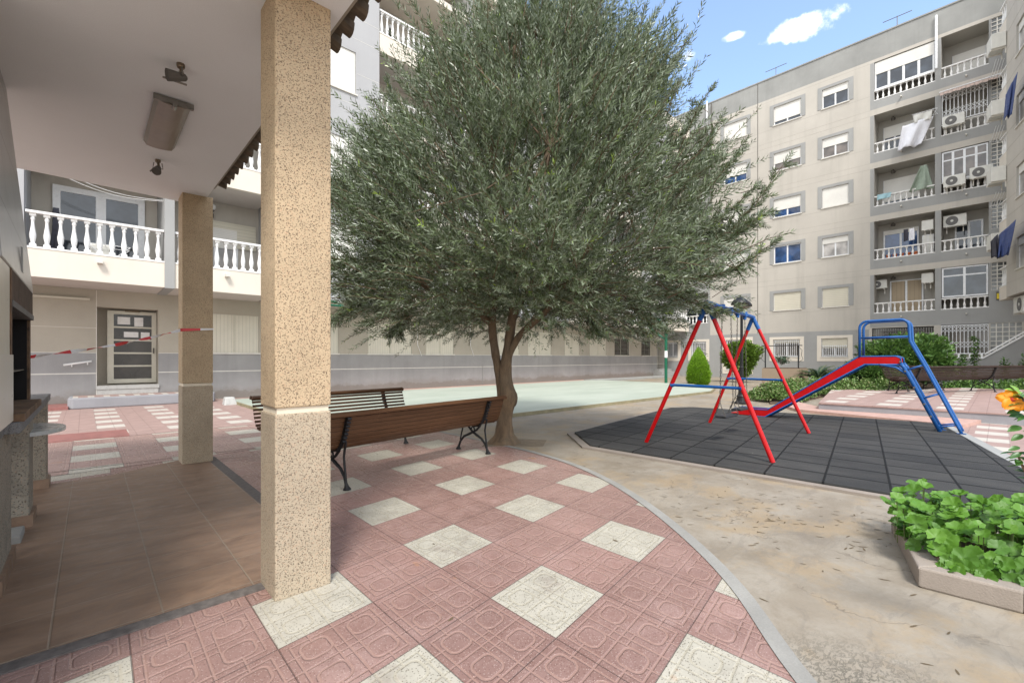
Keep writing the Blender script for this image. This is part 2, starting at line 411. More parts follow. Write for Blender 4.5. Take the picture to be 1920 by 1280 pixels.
def leafmat(name, a, b, c_, back=None, rough=.45, trans=.0):
    t = NT(name)
    at = t.n('ShaderNodeAttribute', attribute_name='var'); f = at.outputs['Fac']
    c = t.mix(t.ramp(f, 0, .62), a, b); c = t.mix(t.ramp(f, .86, 1.), c, c_)
    if back:
        g = t.n('ShaderNodeNewGeometry'); c = t.mix(g.outputs['Backfacing'], c, back)
    m = t.fin(c, rough, None)
    if trans:
        tr = t.n('ShaderNodeBsdfTranslucent'); t.put(tr, 'Color', c)
        mx = t.n('ShaderNodeMixShader'); mx.inputs[0].default_value = trans
        t.t.links.new(t.b.outputs[0], mx.inputs[1]); t.t.links.new(tr.outputs[0], mx.inputs[2])
        t.t.links.new(mx.outputs[0], t.t.nodes['Material Output'].inputs[0])
    return m
M['olive'] = leafmat('olive_leaf', (.046, .072, .026), (.125, .168, .072), (.27, .38, .06), (.225, .265, .18), .33, .12)
M['bright'] = leafmat('geranium_leaf', (.045, .13, .014), (.11, .25, .024), (.20, .36, .06), None, .5, .28)
M['bush'] = leafmat('shrub_leaf', (.045, .105, .025), (.11, .21, .045), (.22, .34, .08), None, .5, .2)
M['hedge'] = leafmat('hedge_leaf', (.07, .13, .016), (.17, .28, .04), (.26, .38, .07), None, .5, .2)
M['cypress'] = leafmat('cypress_leaf', (.10, .22, .014), (.24, .44, .025), (.36, .55, .05), None, .6, .2)
M['varieg'] = leafmat('variegated_leaf', (.06, .12, .03), (.13, .22, .05), (.52, .52, .27), None, .5, .2)
M['sago'] = leafmat('sago_leaf', (.012, .035, .014), (.03, .07, .03), (.06, .12, .04), None, .4, .1)
M['hibleaf'] = leafmat('hibiscus_leaf', (.045, .13, .03), (.09, .21, .045), (.30, .52, .06), None, .35, .25)
M['petal'] = leafmat('orange_petal', (.88, .32, .01), (.90, .40, .015), (.92, .46, .03), None, .5, .35)
M['petalred'] = plain('flower_eye_red', (.35, .01, .01), .5)
M['stem'] = plain('green_stem', (.12, .16, .05), .6)
M['brick'] = plain('fire_brick', (.14, .085, .05), .9, var=.6, nscale=9)
def soldier():
    t = NT('soldier_bricks'); o = t.sep(t.obj()); w = t.M('FRACT', t.M('MULTIPLY', o[1], 13.5)); line = t.M('LESS_THAN', w, .16)
    n = t.noise(12, 5, .7); c = t.mix(t.ramp(n, .3, .7), (.07, .045, .03), (.15, .10, .07)); c = t.mix(line, c, (.012, .01, .01))
    return t.fin(c, .9, t.bump(t.M('SUBTRACT', n, t.M('MULTIPLY', line, 2.)), .9, .01))
M['brickdark'] = soldier()
M['soot'] = plain('soot', (.008, .007, .007), .95)
def hoodmat():
    t = NT('grey_hood_tile'); o = t.sep(t.obj())
    j = t.M('MAXIMUM', t.M('LESS_THAN', t.M('FRACT', t.M('MULTIPLY', t.M('ADD', o[2], t.M('MULTIPLY', o[1], .06)), 1.75)), .02), t.M('LESS_THAN', t.M('FRACT', t.M('MULTIPLY', o[1], 1.9)), .012))
    n = t.noise(2, 5); c = t.mix(t.ramp(n, .3, .7), (.24, .235, .22), (.30, .295, .28)); c = t.mix(j, c, (.12, .11, .1))
    return t.fin(c, .3, t.bump(t.M('SUBTRACT', 0., j), .3, .004))
M['hood'] = hoodmat()
M['ceramic'] = plain('cream_ceramic', (.55, .52, .45), .35)
M['marble'] = plain('white_marble', (.48, .48, .455), .3, var=.08)
M['granite'] = aggregate('grey_granite', (.20, .20, .20), (.06, .06, .06), .4, 2.)
M['ceiling'] = stucco('pergola_ceiling', (.80, .82, .84), .05, .5, 220, .12, 0)
M['rooftile'] = plain('roof_tile_underside', (.10, .075, .05), .85, var=.4, nscale=14)
M['mortar'] = plain('mortar', (.30, .27, .22), .9)
M['lampglass'] = plain('dusty_diffuser', (.22, .185, .15), .35, var=.25, nscale=4)
M['lampmetal'] = plain('aged_brass', (.16, .12, .08), .35, .7, .2, 20)
def tape():
    t = NT('barrier_tape'); uv = t.sep(t.uv())
    w = t.M('LESS_THAN', t.M('FRACT', t.M('ADD', t.M('MULTIPLY', uv[0], 2.1), t.M('MULTIPLY', uv[1], .5))), .5)
    return t.fin(t.mix(w, (.75, .73, .72), (.60, .03, .035)), .4)
M['tape'] = tape()
M['bamboo'] = ridged('bamboo_screen', (.31, .235, .165), 1, 26, .8)
M['paper'] = plain('paper', (.72, .71, .69), .8)
M['cloth_w'] = plain('white_cloth', (.78, .78, .82), .9, var=.04)
M['cloth_g'] = plain('green_cloth', (.30, .36, .29), .9, var=.12, nscale=4)
M['cloth_b'] = ridged('blue_striped_cloth', (.05, .08, .22), 2, 5, .1)
M['cloth_k'] = plain('dark_cloth', (.05, .05, .065), .9, var=.3)
M['cloth_c'] = plain('cyan_cloth', (.32, .50, .55), .9)
M['curtain'] = ridged('beige_curtain', (.40, .31, .20), 1, 5, .6)
M['clay'] = plain('terracotta_pot', (.50, .13, .04), .7)
M['acw'] = plain('ac_housing', (.66, .65, .60), .5, var=.08, nscale=3)
M['acg'] = plain('ac_grille', (.13, .125, .12), .6)
M['yellow'] = plain('yellow_sign', (.75, .58, .02), .5, var=.02)
M['awning'] = ridged('awning_stripe', (.62, .48, .42), 1, 3.5, .3)
M['pinkkerb'] = plain('pink_kerb', (.47, .30, .25), .65, var=.15)
M['greyf'] = stucco('step_grey_paint', (.29, .29, .305), .12, 1.5, 90, .5, .2)
M['doorframe'] = plain('door_frame_champagne', (.55, .52, .43), .35, var=.04)

# ------------------------------------------------------------------ ground
g = MB(); g.quad((-300, -300, 0), (300, -300, 0), (300, 300, 0), (-300, 300, 0))
tag(g.build('ground', M['concrete']), kind='structure')

SH = .165
def uvn(x, y): return ((x - 1.715 - .012 * (y - 2)) / .525, (y - SH * (x - 2.) - 1.74 - .33) / .5115 + 1)
# curved edge of the patio
C = [(1.0, -.95), (1.62, -.05), (2.23, .60), (2.86, 1.12), (3.37, 1.67), (3.9, 2.38), (4.32, 3.10), (4.62, 3.85), (4.78, 4.66), (4.82, 5.3), (4.84, 6.2), (4.84, 7.85)]
def smooth(pts, n=6):
    out = []
    for i in range(len(pts) - 1):
        p0 = pts[max(i - 1, 0)]; p1 = pts[i]; p2 = pts[i + 1]; p3 = pts[min(i + 2, len(pts) - 1)]
        for k in range(n):
            t = k / n
            out.append(tuple(.5 * (2 * b + (c - a) * t + (2 * a - 5 * b + 4 * c - d) * t * t + (-a + 3 * b - 3 * c + d) * t ** 3) for a, b, c, d in zip(p0, p1, p2, p3)))
    return out + [pts[-1]]
CS = smooth(C)
def band_sheet(name, z, mat, inner, outer, uv=None):
    m = MB()
    for i in range(len(inner) - 1):
        a, b = inner[i], inner[i + 1]; c, d = outer[i], outer[i + 1]
        m.quad((*a, z), (*c, z), (*d, z), (*b, z))
    return tag(m.build(name, mat, uv=uv), kind='structure')
def off(pts, d):
    out = []
    for i, p in enumerate(pts):
        a = pts[max(i - 1, 0)]; b = pts[min(i + 1, len(pts) - 1)]
        t = Vector((b[0] - a[0], b[1] - a[1])).normalized(); out.append((p[0] + t.y * d, p[1] - t.x * d))
    return out
near_in = [(-4., p[1]) for p in CS]
m = MB()
for i in range(len(CS) - 1):
    a, b = CS[i], CS[i + 1]; m.quad((-4, a[1], .004), (*a, .004), (*b, .004), (-4, b[1], .004))
m.quad((-4, -4, .004), (-1., -4, .004), (1., -.95, .004), (-4, -.95, .004))
tag(m.build('patio_paving', M['paving'], uv=uvn), kind='structure')
band_sheet('patio_edging', .009, M['edging'], CS, off(CS, .09))
# far-left paving beyond the pergola (unsheared courses)
m = MB(); m.quad((-9, 7.85, .008), (3.25, 7.85, .008), (3.25, 10.62, .008), (-9, 10.62, .008))
m.quad((-.38, 7.62, .008), (3.25, 7.86, .008), (3.25, 7.88, .008), (-9, 7.88, .008))
def uvf(x, y): return ((x + .17) / .515, (y - 7.42) / .515)
tag(m.build('patio_paving', M['paving_far'], uv=uvf), kind='structure')
m = MB(); m.box(-9, 10.62, 0, .55, 11.6, .018); tag(m.build('red_tile_course', M['redtile']), kind='structure')
m = MB(); m.quad((-9, 10.62, .012), (4.84, 10.62, .012), (4.84, 18.2, .012), (-9, 18.2, .012))
tag(m.build('entrance_paving', M['bars'], uv=lambda x, y: ((x - .13 + (y - 12) * .004) / 1.04, (y - 12.1) / 1.0)), kind='structure')
m = MB(); m.prism([(-1.0, 17.0), (-.38, 17.05), (-.38, 18.19), (-1.0, 18.19)], .013, .10); tag(m.build('red_kerb', M['redtile']), kind='structure')

# pergola floor
m = MB(); m.prism([(-2.4, 3.03), (.79, 3.12), (1.2, 3.16), (1.2, 7.55), (.9, 7.6), (.2, 7.18), (-.28, 7.12), (-2.4, 7.05)], .0, .016)
tag(m.build('pergola_floor', M['terracotta']), kind='structure')
m = MB(); m.prism([(1.2, 3.45), (1.30, 3.45), (1.31, 7.56), (1.2, 7.55)], .0, .013); m.prism([(-2.4, 2.94), (.79, 3.03), (.79, 3.12), (-2.4, 3.03)], 0, .0125)
tag(m.build('mortar_strip', M['darkgrout']), kind='structure')

# sports court slab
m = MB(); m.prism([(3.25, 8.9), (4.86, 8.3), (4.86, 7.86), (18.2, 7.82), (20.5, 8.65), (22.4, 10.6), (22.6, 16.7), (3.25, 16.7)], 0, .085)
m.mi = 1
tag(m.build('sports_court_base', M['courtedge']), kind='structure')
m = MB(); m.prism([(3.29, 8.95), (4.9, 8.36), (4.9, 7.9), (18.15, 7.86), (20.45, 8.69), (22.35, 10.62), (22.55, 16.66), (3.29, 16.66)], .085, .089)
tag(m.build('sports_court', M['court']), kind='structure')
m = MB(); m.box(22.0, 16.2, 0, 31., 17.2, .10); tag(m.build('pavement', M['kerb']), kind='structure')
m = MB(); m.box(4.9, 16.7, 0, 31, 18.19, .02); tag(m.build('wall_foot_strip', M['pinkkerb']), kind='structure')

# rubber play mat
def uvm(x, y): return ((x - 5.75 + .03 * (y - 2)) / .52, (y - SH * (x - 5.8) - 1.30) / .58)
mat_poly = [(5.86, .70), (5.72, 4.35), (6.48, 5.28), (11.63, 6.12), (12.2, 5.75), (12.62, 3.4), (12.9, 1.0), (12.3, .72), (9.26, .02), (5.2, -.95)]
m = MB(); m.prism([(x - .0, y) for x, y in mat_poly], 0, .055)
tag(m.build('play_mat', M['rubber'], uv=uvm, bevel=.012), kind='structure')
m = MB()
edge = [(5.75, .70), (5.59, 4.40), (6.42, 5.40), (11.63, 6.25)]
inn = [(5.86, .70), (5.72, 4.35), (6.48, 5.28), (11.63, 6.12)]
for i in range(3): m.prism([edge[i], inn[i], inn[i + 1], edge[i + 1]], 0, .03)
m.prism([(4.9, -1.2), (5.2, -.95), (5.86, .70), (5.75, .70)], 0, .03)
tag(m.build('mat_kerb', M['kerbbrown']), kind='structure')
m = MB(); m.prism([(4.5, -1.25), (9.30, -.12), (12.5, .62), (12.45, .74), (9.26, .02), (4.45, -1.13)], 0, .05)
tag(m.build('white_kerb', M['kerb']), kind='structure')
# pink paving to the right and the raised pad
m = MB(); m.add([(4.5, -1.3, .004), (9.3, -.14, .004), (12.5, .6, .004), (30, .6, .004), (30, -9, .004), (4.5, -9, .004)], [(0, 1, 2, 3, 4, 5)])
tag(m.build('side_paving', M['bars'], uv=lambda x, y: ((y + 2.2) / 1.04, x / 1.0)), kind='structure')
m = MB(); m.prism([(12.68, .5), (13.5, 3.6), (14.6, 4.3), (16.4, 4.6), (14.4, 3.2), (14.5, .2)], 0, .07)
tag(m.build('pink_step', M['pinkkerb']), kind='structure')
pad = [(13.95, 3.22), (14.1, -.3), (14.3, -6.), (26, -6), (25., 1.), (22, 2.5), (20.2, 4.25)]
m = MB(); m.prism(pad, 0, .205); tag(m.build('raised_terrace_base', M['greyf']), kind='structure')
m = MB(); m.prism([(x - .02 if x < 15 else x, y) for x, y in pad], .205, .235)
tag(m.build('raised_terrace', M['bars'], uv=lambda x, y: ((y - 2.12) / 1.1 * -1 , (x - 14.4) / 1.25)), kind='structure')
# planting bed
m = MB(); m.prism([(15., 4.7), (16.4, 4.3), (20.2, 4.3), (22.3, 2.6), (25.5, 1.1), (33.9, .2), (33.9, 6.0), (24.5, 5.8), (19, 6.1)], 0, .045)
tag(m.build('planting_bed', M['soil']), kind='structure')

# ------------------------------------------------------------------ facade tools
def facade(m, P, us, zs, holes, matf):
    """quads over the grid us x zs minus the holes (u0,u1,z0,z1,depth); reveals run back into each hole"""
    U = sorted(set(us + [h[0] for h in holes] + [h[1] for h in holes])); Z = sorted(set(zs + [h[2] for h in holes] + [h[3] for h in holes]))
    U = [u for u in U if us[0] <= u <= us[-1]] if us[0] < us[-1] else U
    for i in range(len(U) - 1):
        for k in range(len(Z) - 1):
            cu, cz = (U[i] + U[i + 1]) / 2, (Z[k] + Z[k + 1]) / 2
            if any(h[0] < cu < h[1] and h[2] < cz < h[3] for h in holes): continue
            m.mi = matf(cu, cz)
            m.quad(P(U[i], Z[k], 0), P(U[i + 1], Z[k], 0), P(U[i + 1], Z[k + 1], 0), P(U[i], Z[k + 1], 0))
    for u0, u1, z0, z1, d, mi in holes:
        m.mi = mi
        m.quad(P(u0, z0, 0), P(u0, z1, 0), P(u0, z1, -d), P(u0, z0, -d)); m.quad(P(u1, z0, 0), P(u1, z1, 0), P(u1, z1, -d), P(u1, z0, -d))
        m.quad(P(u0, z0, 0), P(u1, z0, 0), P(u1, z0, -d), P(u0, z0, -d)); m.quad(P(u0, z1, 0), P(u1, z1, 0), P(u1, z1, -d), P(u0, z1, -d))
        m.quad(P(u0, z0, -d), P(u1, z0, -d), P(u1, z1, -d), P(u0, z1, -d))

def window(P, u0, u1, z0, z1, parent, shut=0., panes=2, d=-.10, glass_='glass', fw=.055, frame='alu', shutmat='shutter', surround=None, sill=True, transom=None, name='window'):
    m = MB()
    m.boxP(P, u0, u0 + fw, z0, z1, d - .05, d); m.boxP(P, u1 - fw, u1, z0, z1, d - .05, d)
    m.boxP(P, u0 + fw, u1 - fw, z0, z0 + fw, d - .05, d); m.boxP(P, u0 + fw, u1 - fw, z1 - fw, z1, d - .05, d)
    for i in range(1, panes):
        c = u0 + (u1 - u0) * i / panes; m.boxP(P, c - fw * .7, c + fw * .7, z0 + fw, z1 - fw, d - .05, d - .004)
    for tz in (transom or []): m.boxP(P, u0 + fw, u1 - fw, tz - fw * .5, tz + fw * .5, d - .048, d - .007)
    w = m.build(name, M[frame], parent)
    zs = z1 - (z1 - z0) * shut
    if shut < .99:
        g = MB(); g.boxP(P, u0 + fw * .5, u1 - fw * .5, z0 + fw * .5, min(z1 - fw * .5, zs + .02), d - .035, d - .022); g.build('pane', M[glass_], w)
    if shut > 0:
        g = MB(); g.boxP(P, u0 + fw * .4, u1 - fw * .4, zs, z1 - .005, d - .012, d + .012); g.boxP(P, u0 + fw * .4, u1 - fw * .4, zs - .03, zs, d - .01, d + .018); g.build('shutter', M[shutmat], w)
    if sill:
        g = MB(); g.boxP(P, u0 - .05, u1 + .05, z0 - .05, z0, -.12, .05); g.build('sill', M['sill'], w)
    if surround:
        g = MB(); s = .24
        if surround == 'full': g.boxP(P, u0 - s, u1 + s, z0 - .28, z0 - .052, 0.003, .022)
        zl = z0 - (.05 if surround == 'full' else -.0)
        g.boxP(P, u0 - s, u0 - .003, zl, z1 + s * .75, .003, .022); g.boxP(P, u1 + .003, u1 + s, zl, z1 + s * .75, .003, .022)
        g.boxP(P, u0 - .003, u1 + .003, z1 + .003, z1 + s * .75, .003, .022)
        g.build('surround', M['cream' if surround == 'full' else 'grey'], w)
    return w

def bars(P, u0, u1, z0, z1, parent, n, d=.03, mat='alu', r=.011, cross=2, name='window_bars'):
    m = MB()
    for i in range(n):
        c = u0 + (u1 - u0) * (i + .5) / n; m.boxP(P, c - r, c + r, z0, z1, d - .012, d + .012)
    for k in range(cross):
        z = z0 + (z1 - z0) * (k + .5) / cross if cross > 2 else (z0 + .06 if k == 0 else z1 - .06)
        m.boxP(P, u0, u1, z - .014, z + .014, d - .02, d + .02)
    return m.build(name, M[mat], parent)

def scissor(P, u0, u1, z0, z1, parent, n, d=.04, mat='alu', name='scissor_grille'):
    """folding grille: uprights joined by lozenge lattice"""
    m = MB(); w = (u1 - u0) / n; r = .014
    for i in range(n + 1):
        u = u0 + w * i; m.boxP(P, u - r, u + r, z0, z1, d - .012, d + .012)
    m.boxP(P, u0, u1, z1 - .04, z1, d - .03, d + .03); m.boxP(P, u0, u1, z0, z0 + .04, d - .03, d + .03)
    H = z1 - z0; step = w * 1.25
    for zc in [z0 + H * .2, z0 + H * .2 + step, z0 + H * .75, z0 + H * .75 + step]:
        if zc + step > z1: continue
        for i in range(n):
            a, b = u0 + w * i, u0 + w * (i + 1)
            for s_, e_ in (((a, zc), (b, zc + step)), ((a, zc + step), (b, zc))):
                m.tube([P(s_[0], s_[1], d + .015), P(e_[0], e_[1], d + .015)], .010, 4, False)
    return m.build(name, M[mat], parent)

def bal_mesh():
    m = MB()
    prof = [(.052, .06), (.052, .075), (.036, .09), (.047, .13), (.062, .20), (.064, .26), (.050, .34), (.034, .44), (.030, .50), (.034, .55), (.044, .565), (.044, .59), (.036, .60), (.055, .635)]
    m.lathe([(r, z) for r, z in prof], seg=12)
    m.box(-.062, -.062, 0, .062, .062, .06); m.box(-.06, -.06, .635, .06, .06, .69)
    o = m.build('baluster', M['baluster'], smooth=False); me = o.data
    for p in me.polygons: p.use_smooth = len(p.vertices) == 4 and p.index < 13 * 12
    COL.objects.unlink(o); bpy.data.objects.remove(o); return me
BAL = bal_mesh()

def balustrade(P, u0, u1, z0, h, parent, n, single=True, rail=.06, d=-.11, name='balustrade'):
    """bottom and top rail with turned balusters; z0 = top of the slab, h = overall height"""
    m = MB()
    m.boxP(P, u0 - .02, u1 + .02, z0, z0 + .045, d - .10, d + .12)
    m.boxP(P, u0, u1, z0 + h - rail, z0 + h, d - .09, d + .10)
    hb = h - rail - .045; sc = hb / .69
    if not single:
        prof = [(.05, 0), (.05, .06), (.035, .09), (.062, .21), (.060, .28), (.03, .5), (.044, .58), (.05, .64), (.05, .69)]
        for i in range(n):
            p = P(u0 + (u1 - u0) * (i + .5) / n, z0 + .045, d)
            m.lathe([(r, z * sc) for r, z in prof], p[0], p[1], p[2], 8)
        o = m.build(name, M['baluster'], parent); o['kind'] = 'stuff' if False else 'thing'; del o['kind']; return o
    o = m.build(name, M['baluster'], parent)
    for i in range(n):
        p = Vector(P(u0 + (u1 - u0) * (i + .5) / n, z0 + .045, d))
        b = bpy.data.objects.new('baluster', BAL); COL.objects.link(b); b.parent = o; b.location = p - org(o); b.scale = (1 if h > .8 else .85, 1 if h > .8 else .85, sc)
    return o

# ------------------------------------------------------------------ right-hand block (faces the yard, x = 34)
RB = thing('apartment_building', 'five storey beige and grey apartment block with stacked balconies behind the playground', 'building', (34, 8, 0))
PR = lambda u, z, d: (34 - d, u, z)
K = 3.13
holes = []
colA, colB, colL = (8.82, 10.44), (6.29, 7.66), (12.15, 13.74)
z_sill = [4.60 + K * k for k in range(5)]
for k in range(5):
    for c in (colA, colB, colL): holes.append((c[0], c[1], z_sill[k], z_sill[k] + 1.15 + (.06 if k else 0), .2, 0))
BZ = [4.02, 7.17, 10.31, 13.45, 16.56]
C1, C2 = (2.42, 5.06), (.38, 2.17)
for k in range(5):
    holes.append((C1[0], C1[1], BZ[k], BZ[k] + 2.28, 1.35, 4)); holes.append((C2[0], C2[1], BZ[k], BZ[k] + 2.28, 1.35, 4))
    holes.append((14.9, 17.6, BZ[k], BZ[k] + 2.28, 1.35, 4))
    holes.append((-.35, .30, BZ[k] + .85, BZ[k] + 2.28, .12, 1))
for c in ((8.9, 10.46), (6.33, 7.7)): holes.append((c[0], c[1], 1.48, 2.63, .2, 1))
holes += [(12.0, 13.6, .55, 2.7, .2, 1), (15.05, 16.2, 1.45, 2.63, .2, 1), (17.3, 18.2, 1.45, 2.63, .2, 1)]
holes += [(2.47, 5.16, .0, 3.16, .5, 1), (.38, 2.18, 1.57, 3.2, .3, 1), (-.78, .34, 1.57, 3.2, .12, 1)]
def rmat(u, z):
    if z > 19.02: return 2
    if u < 5.25 and z > 3.2:
        for b in BZ:
            if b + 2.28 <= z <= b + 2.62: return 0
        return 1
    if z < 3.1 and u > 5.3: return 1
    if 14.75 < u and z < 19 and z > 3.1:
        return 1
    return 0
m = MB()
us = [-5.5, 5.25, 5.3, 14.75, 19.8]; zs = [0, 3.1, 3.16, 3.2, 19.02, 20.4] + [b + 2.28 for b in BZ] + [b + 2.62 for b in BZ] + [b - .5 for b in BZ]
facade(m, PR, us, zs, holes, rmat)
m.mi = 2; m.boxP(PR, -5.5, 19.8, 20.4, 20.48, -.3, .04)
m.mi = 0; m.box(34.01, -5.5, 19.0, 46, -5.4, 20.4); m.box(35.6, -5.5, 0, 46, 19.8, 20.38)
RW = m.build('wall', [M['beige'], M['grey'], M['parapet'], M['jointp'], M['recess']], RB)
# panel joints, expansion joint and downpipes
m = MB()
for k in range(5):
    for z in (BZ[k] + .35, BZ[k] + 2.28, BZ[k] + 2.62):
        if z < 19: m.boxP(PR, 5.26, 14.74, z - .006, z + .006, .001, .003)
m.build('panel_joint', M['jointp'], RB)
m = MB(); m.boxP(PR, 11.43, 11.465, 3.1, 20.5, .001, .008); m.build('expansion_joint', M['joint'], RB)
for u, z0, z1 in ((2.36, 17.2, 20.1), (14.95, 19.0, 20.6), (14.62, 12.4, 20.3)):
    m = MB(); m.tube([PR(u, z0, .1), PR(u, z1, .1)], .06 if u != 14.62 else .035, 8); m.build('downpipe', M['alu'] if u != 14.62 else M['joint'], RB)
shA = [1, 0, .58, .55, .78]; shB = [1, .28, 1, .42, .33]; shL = [1, 1, .9, .58, 1]
gA = ['glass', 'glassb', 'glassb', 'glassw', 'glass']; gB = ['glass', 'glassc', 'glass', 'glassw', 'glass']; gL = ['glass', 'glassb', 'glass', 'glassb', 'glass']
for k in range(5):
    h = 1.15 + (.06 if k else 0)
    for c, sh, gg in ((colA, shA, gA), (colB, shB, gB), (colL, shL, gL)):
        window(PR, c[0], c[1], z_sill[k], z_sill[k] + h, RB, sh[k], 2, -.06, gg[k], .06, shutmat='shuttercream' if k == 0 and c is not colL else 'shutter', surround='grey')
for c, s_ in (((8.9, 10.46), .18), ((6.33, 7.7), .5)):
    w = window(PR, c[0], c[1], 1.48, 2.63, RB, s_, 2, -.09, 'glassw', .06, shutmat='shuttercream', surround='full')
    bars(PR, c[0] + .04, c[1] - .04, 1.5, 2.6 if s_ < .3 else 2.2, w, 13, -.03, r=.012)
w = window(PR, 12.0, 13.6, .55, 2.7, RB, 0, 2, -.09, 'glassw', .07, surround='full'); bars(PR, 12.05, 13.55, .6, 2.66, w, 12, -.03, cross=4)
for c in ((15.05, 16.2), (17.3, 18.2)):
    w = window(PR, c[0], c[1], 1.45, 2.63, RB, 0, 2, -.09, 'glassc' if c[0] < 16 else 'glass', .06, surround='full'); bars(PR, c[0] + .04, c[1] - .04, 1.49, 2.6, w, 9, -.03)
# glass-block panels
def blocks(P, u0, u1, z0, z1, parent, nu, nz, mat='brickglass'):
    f = MB(); f.boxP(P, u0, u1, z0, z1, -.10, -.07); fr = f.build('glass_block_panel', M['glass' if nz == 9 else mat], parent)
    m = MB(); r = .02
    for i in range(nu + 1):
        u = u0 + (u1 - u0) * i / nu; m.boxP(P, u - r, u + r, z0, z1, -.072, -.03)
    for k in range(nz + 1):
        z = z0 + (z1 - z0) * k / nz; m.boxP(P, u0, u1, z - r, z + r, -.071, -.032)
    m.build('mortar_grid', M['sill'], fr)
for k in range(5): blocks(PR, -.35, .30, BZ[k] + .85, BZ[k] + 2.28, RB, 3, 7)
blocks(PR, -.78, .34, 1.57, 3.2, RB, 5, 7)
# balconies
DK = 'recess'
for k in range(5):
    z = BZ[k]
    for (a, b), nb in ((C1, 10), (C2, 7)):
        balustrade(PR, a + .01, b - .01, z, .62, RB, nb)
    m = MB(); m.boxP(PR, 1.2 - .03, 1.2 + .03, z - .3, z - .24, 0, .18); m.boxP(PR, 3.8, 3.86, z - .28, z - .22, 0, .18); m.build('drain_spout', M['sill'], RB)
    # far bay behind the tree
    balustrade(PR, 14.92, 17.58, z, .62, RB, 10, single=False)
    window(PR, 15.4, 17.2, z, z + 2.05, RB, .35, 2, -1.2, 'glass', .06, sill=False)
PB = lambda u, z, d: (34 + 1.34 - d, u, z)
# rear doors in the recesses
window(PB, 3.0, 4.5, 4.05, 6.0, RB, 0, 2, .08, 'glass', .07, sill=False, name='balcony_door')
m = MB(); m.boxP(PB, 3.08, 3.70, 4.1, 5.94, .08, .10); m.boxP(PB, 3.82, 4.42, 4.1, 5.94, .08, .10); m.build('curtain', M['curtain'], RB)
window(PB, 3.2, 4.8, 7.2, 9.05, RB, .12, 2, .08, 'glassb', .07, sill=False, name='balcony_door')
window(PB, 3.2, 4.8, 10.33, 12.1, RB, .72, 2, .08, 'glass', .07, sill=False, name='balcony_door')
window(PB, 3.2, 4.8, 13.47, 15.3, RB, .35, 3, .08, 'glass', .07, sill=False, name='balcony_door')
window(PB, .6, 1.7, 7.2, 8.9, RB, 0, 2, .08, 'glass', .07, sill=False, name='balcony_door')
window(PB, .5, 1.8, 16.58, 18.2, RB, .75, 2, .08, 'glass', .07, sill=False, name='balcony_door')
# glazed-in balconies
window(PR, .40, 2.15, 4.68, 6.28, RB, 0, 2, -.05, 'glass', .07, sill=False, transom=[5.82])
window(PR, .40, 2.15, 10.95, 12.55, RB, 0, 4, -.05, 'glassw', .07, sill=False, transom=[12.08])
window(PR, 2.44, 5.04, 17.2, 18.8, RB, .42, 4, -.05, 'glass', .08, sill=False)
scissor(PR, .42, 2.13, 14.09, 15.7, RB, 11)
m = MB(); m.boxP(PR, .4, 2.15, 13.5, 15.7, -1.0, -.9); m.build('balcony_shade', M['recess'], RB)
sg = scissor(PR, .40, 2.16, 1.62, 3.16, RB, 12); m = MB(); m.boxP(PR, .4, 2.16, 1.6, 3.18, -.25, -.2); m.build('pane', M['glassw'], sg)
# ground floor dark gate under the first balcony
gt = bars(PR, 2.5, 5.13, .0, 3.1, RB, 24, -.05, 'steel', .016, 5, name='iron_gate')
scissor(PR, 2.9, 4.7, 2.5, 3.0, RB, 12, -.02, mat='acg', name='gate_lattice')
m = MB(); m.boxP(PR, 2.47, 5.16, 0, 3.15, -.45, -.40); m.build('gate_backing', M['glassw'], RB)
# lamp fittings under the balcony slabs
for k in (0, 1, 2, 3):
    m = MB(); m.lathe([(.03, .12), (.03, .06), (.10, .05), (.12, 0), (.10, -.08), (.03, -.1)], 34.9, 4.3, BZ[k] + 2.12, 10); m.build('ceiling_fitting', M['joint'], RB)

def antenna(y, label):
    t = thing('roof_antenna', label, 'antenna', (34.3, y, 20.48), 'antennas on the far roof')
    m = MB(); m.tube([(34.3, y, 20.48), (34.3, y, 21.2)], .022, 6); m.build('mast', M['steel'], t)
    m = MB(); m.tube([(34.3, y - .65, 21.16), (34.3, y + .65, 21.16)], .02, 6)
    m.build('boom', M['steel'], t)
antenna(4.05, 'thin roof antenna above the shuttered top balcony of the far block')
antenna(10.4, 'thin roof antenna above the plain windowed wall of the far block')

# ------------------------------------------------------------------ air conditioners
def ac(P, u0, z0, label, w=.85, h=.6, dd=.3, d0=.02, group='air conditioner units on the walls', fan=True):
    """P maps (u, z, outward)"""
    t = thing('air_conditioner', label, 'air conditioner', P(u0 + w / 2, z0, d0), group)
    m = MB(); m.boxP(P, u0, u0 + w, z0, z0 + h, d0, d0 + dd); m.build('housing', M['acw'], t, bevel=.02)
    if fan:
        m = MB(); n = 20; c = (u0 + w * .62, z0 + h * .5); r = h * .40
        for rr, dz in ((r, .012),):
            m.extr(lambda p, a: P(p[0], p[1], a), [(c[0] + rr * math.cos(2 * PI * i / n), c[1] + rr * math.sin(2 * PI * i / n)) for i in range(n)], d0 + dd, d0 + dd + dz)
        m.build('fan_grille', M['acg'], t)
        m = MB(); r *= .25
        m.extr(lambda p, a: P(p[0], p[1], a), [(c[0] + r * math.cos(2 * PI * i / n), c[1] + r * math.sin(2 * PI * i / n)) for i in range(n)], d0 + dd + .012, d0 + dd + .02)
        m.build('fan_hub', M['acw'], t)
    m = MB()
    for u in (u0 + .12, u0 + w - .15): m.boxP(P, u, u + .04, z0 - .05, z0, d0 - .02, d0 + dd + .02); m.boxP(P, u, u + .04, z0 - .3, z0 - .05, d0 - .02, d0 + .02)
    m.build('bracket', M['sill'], t); return t
ac(PR, 1.25, 13.78, 'outdoor air conditioner on the balcony rail below the striped awning', .85, .58)
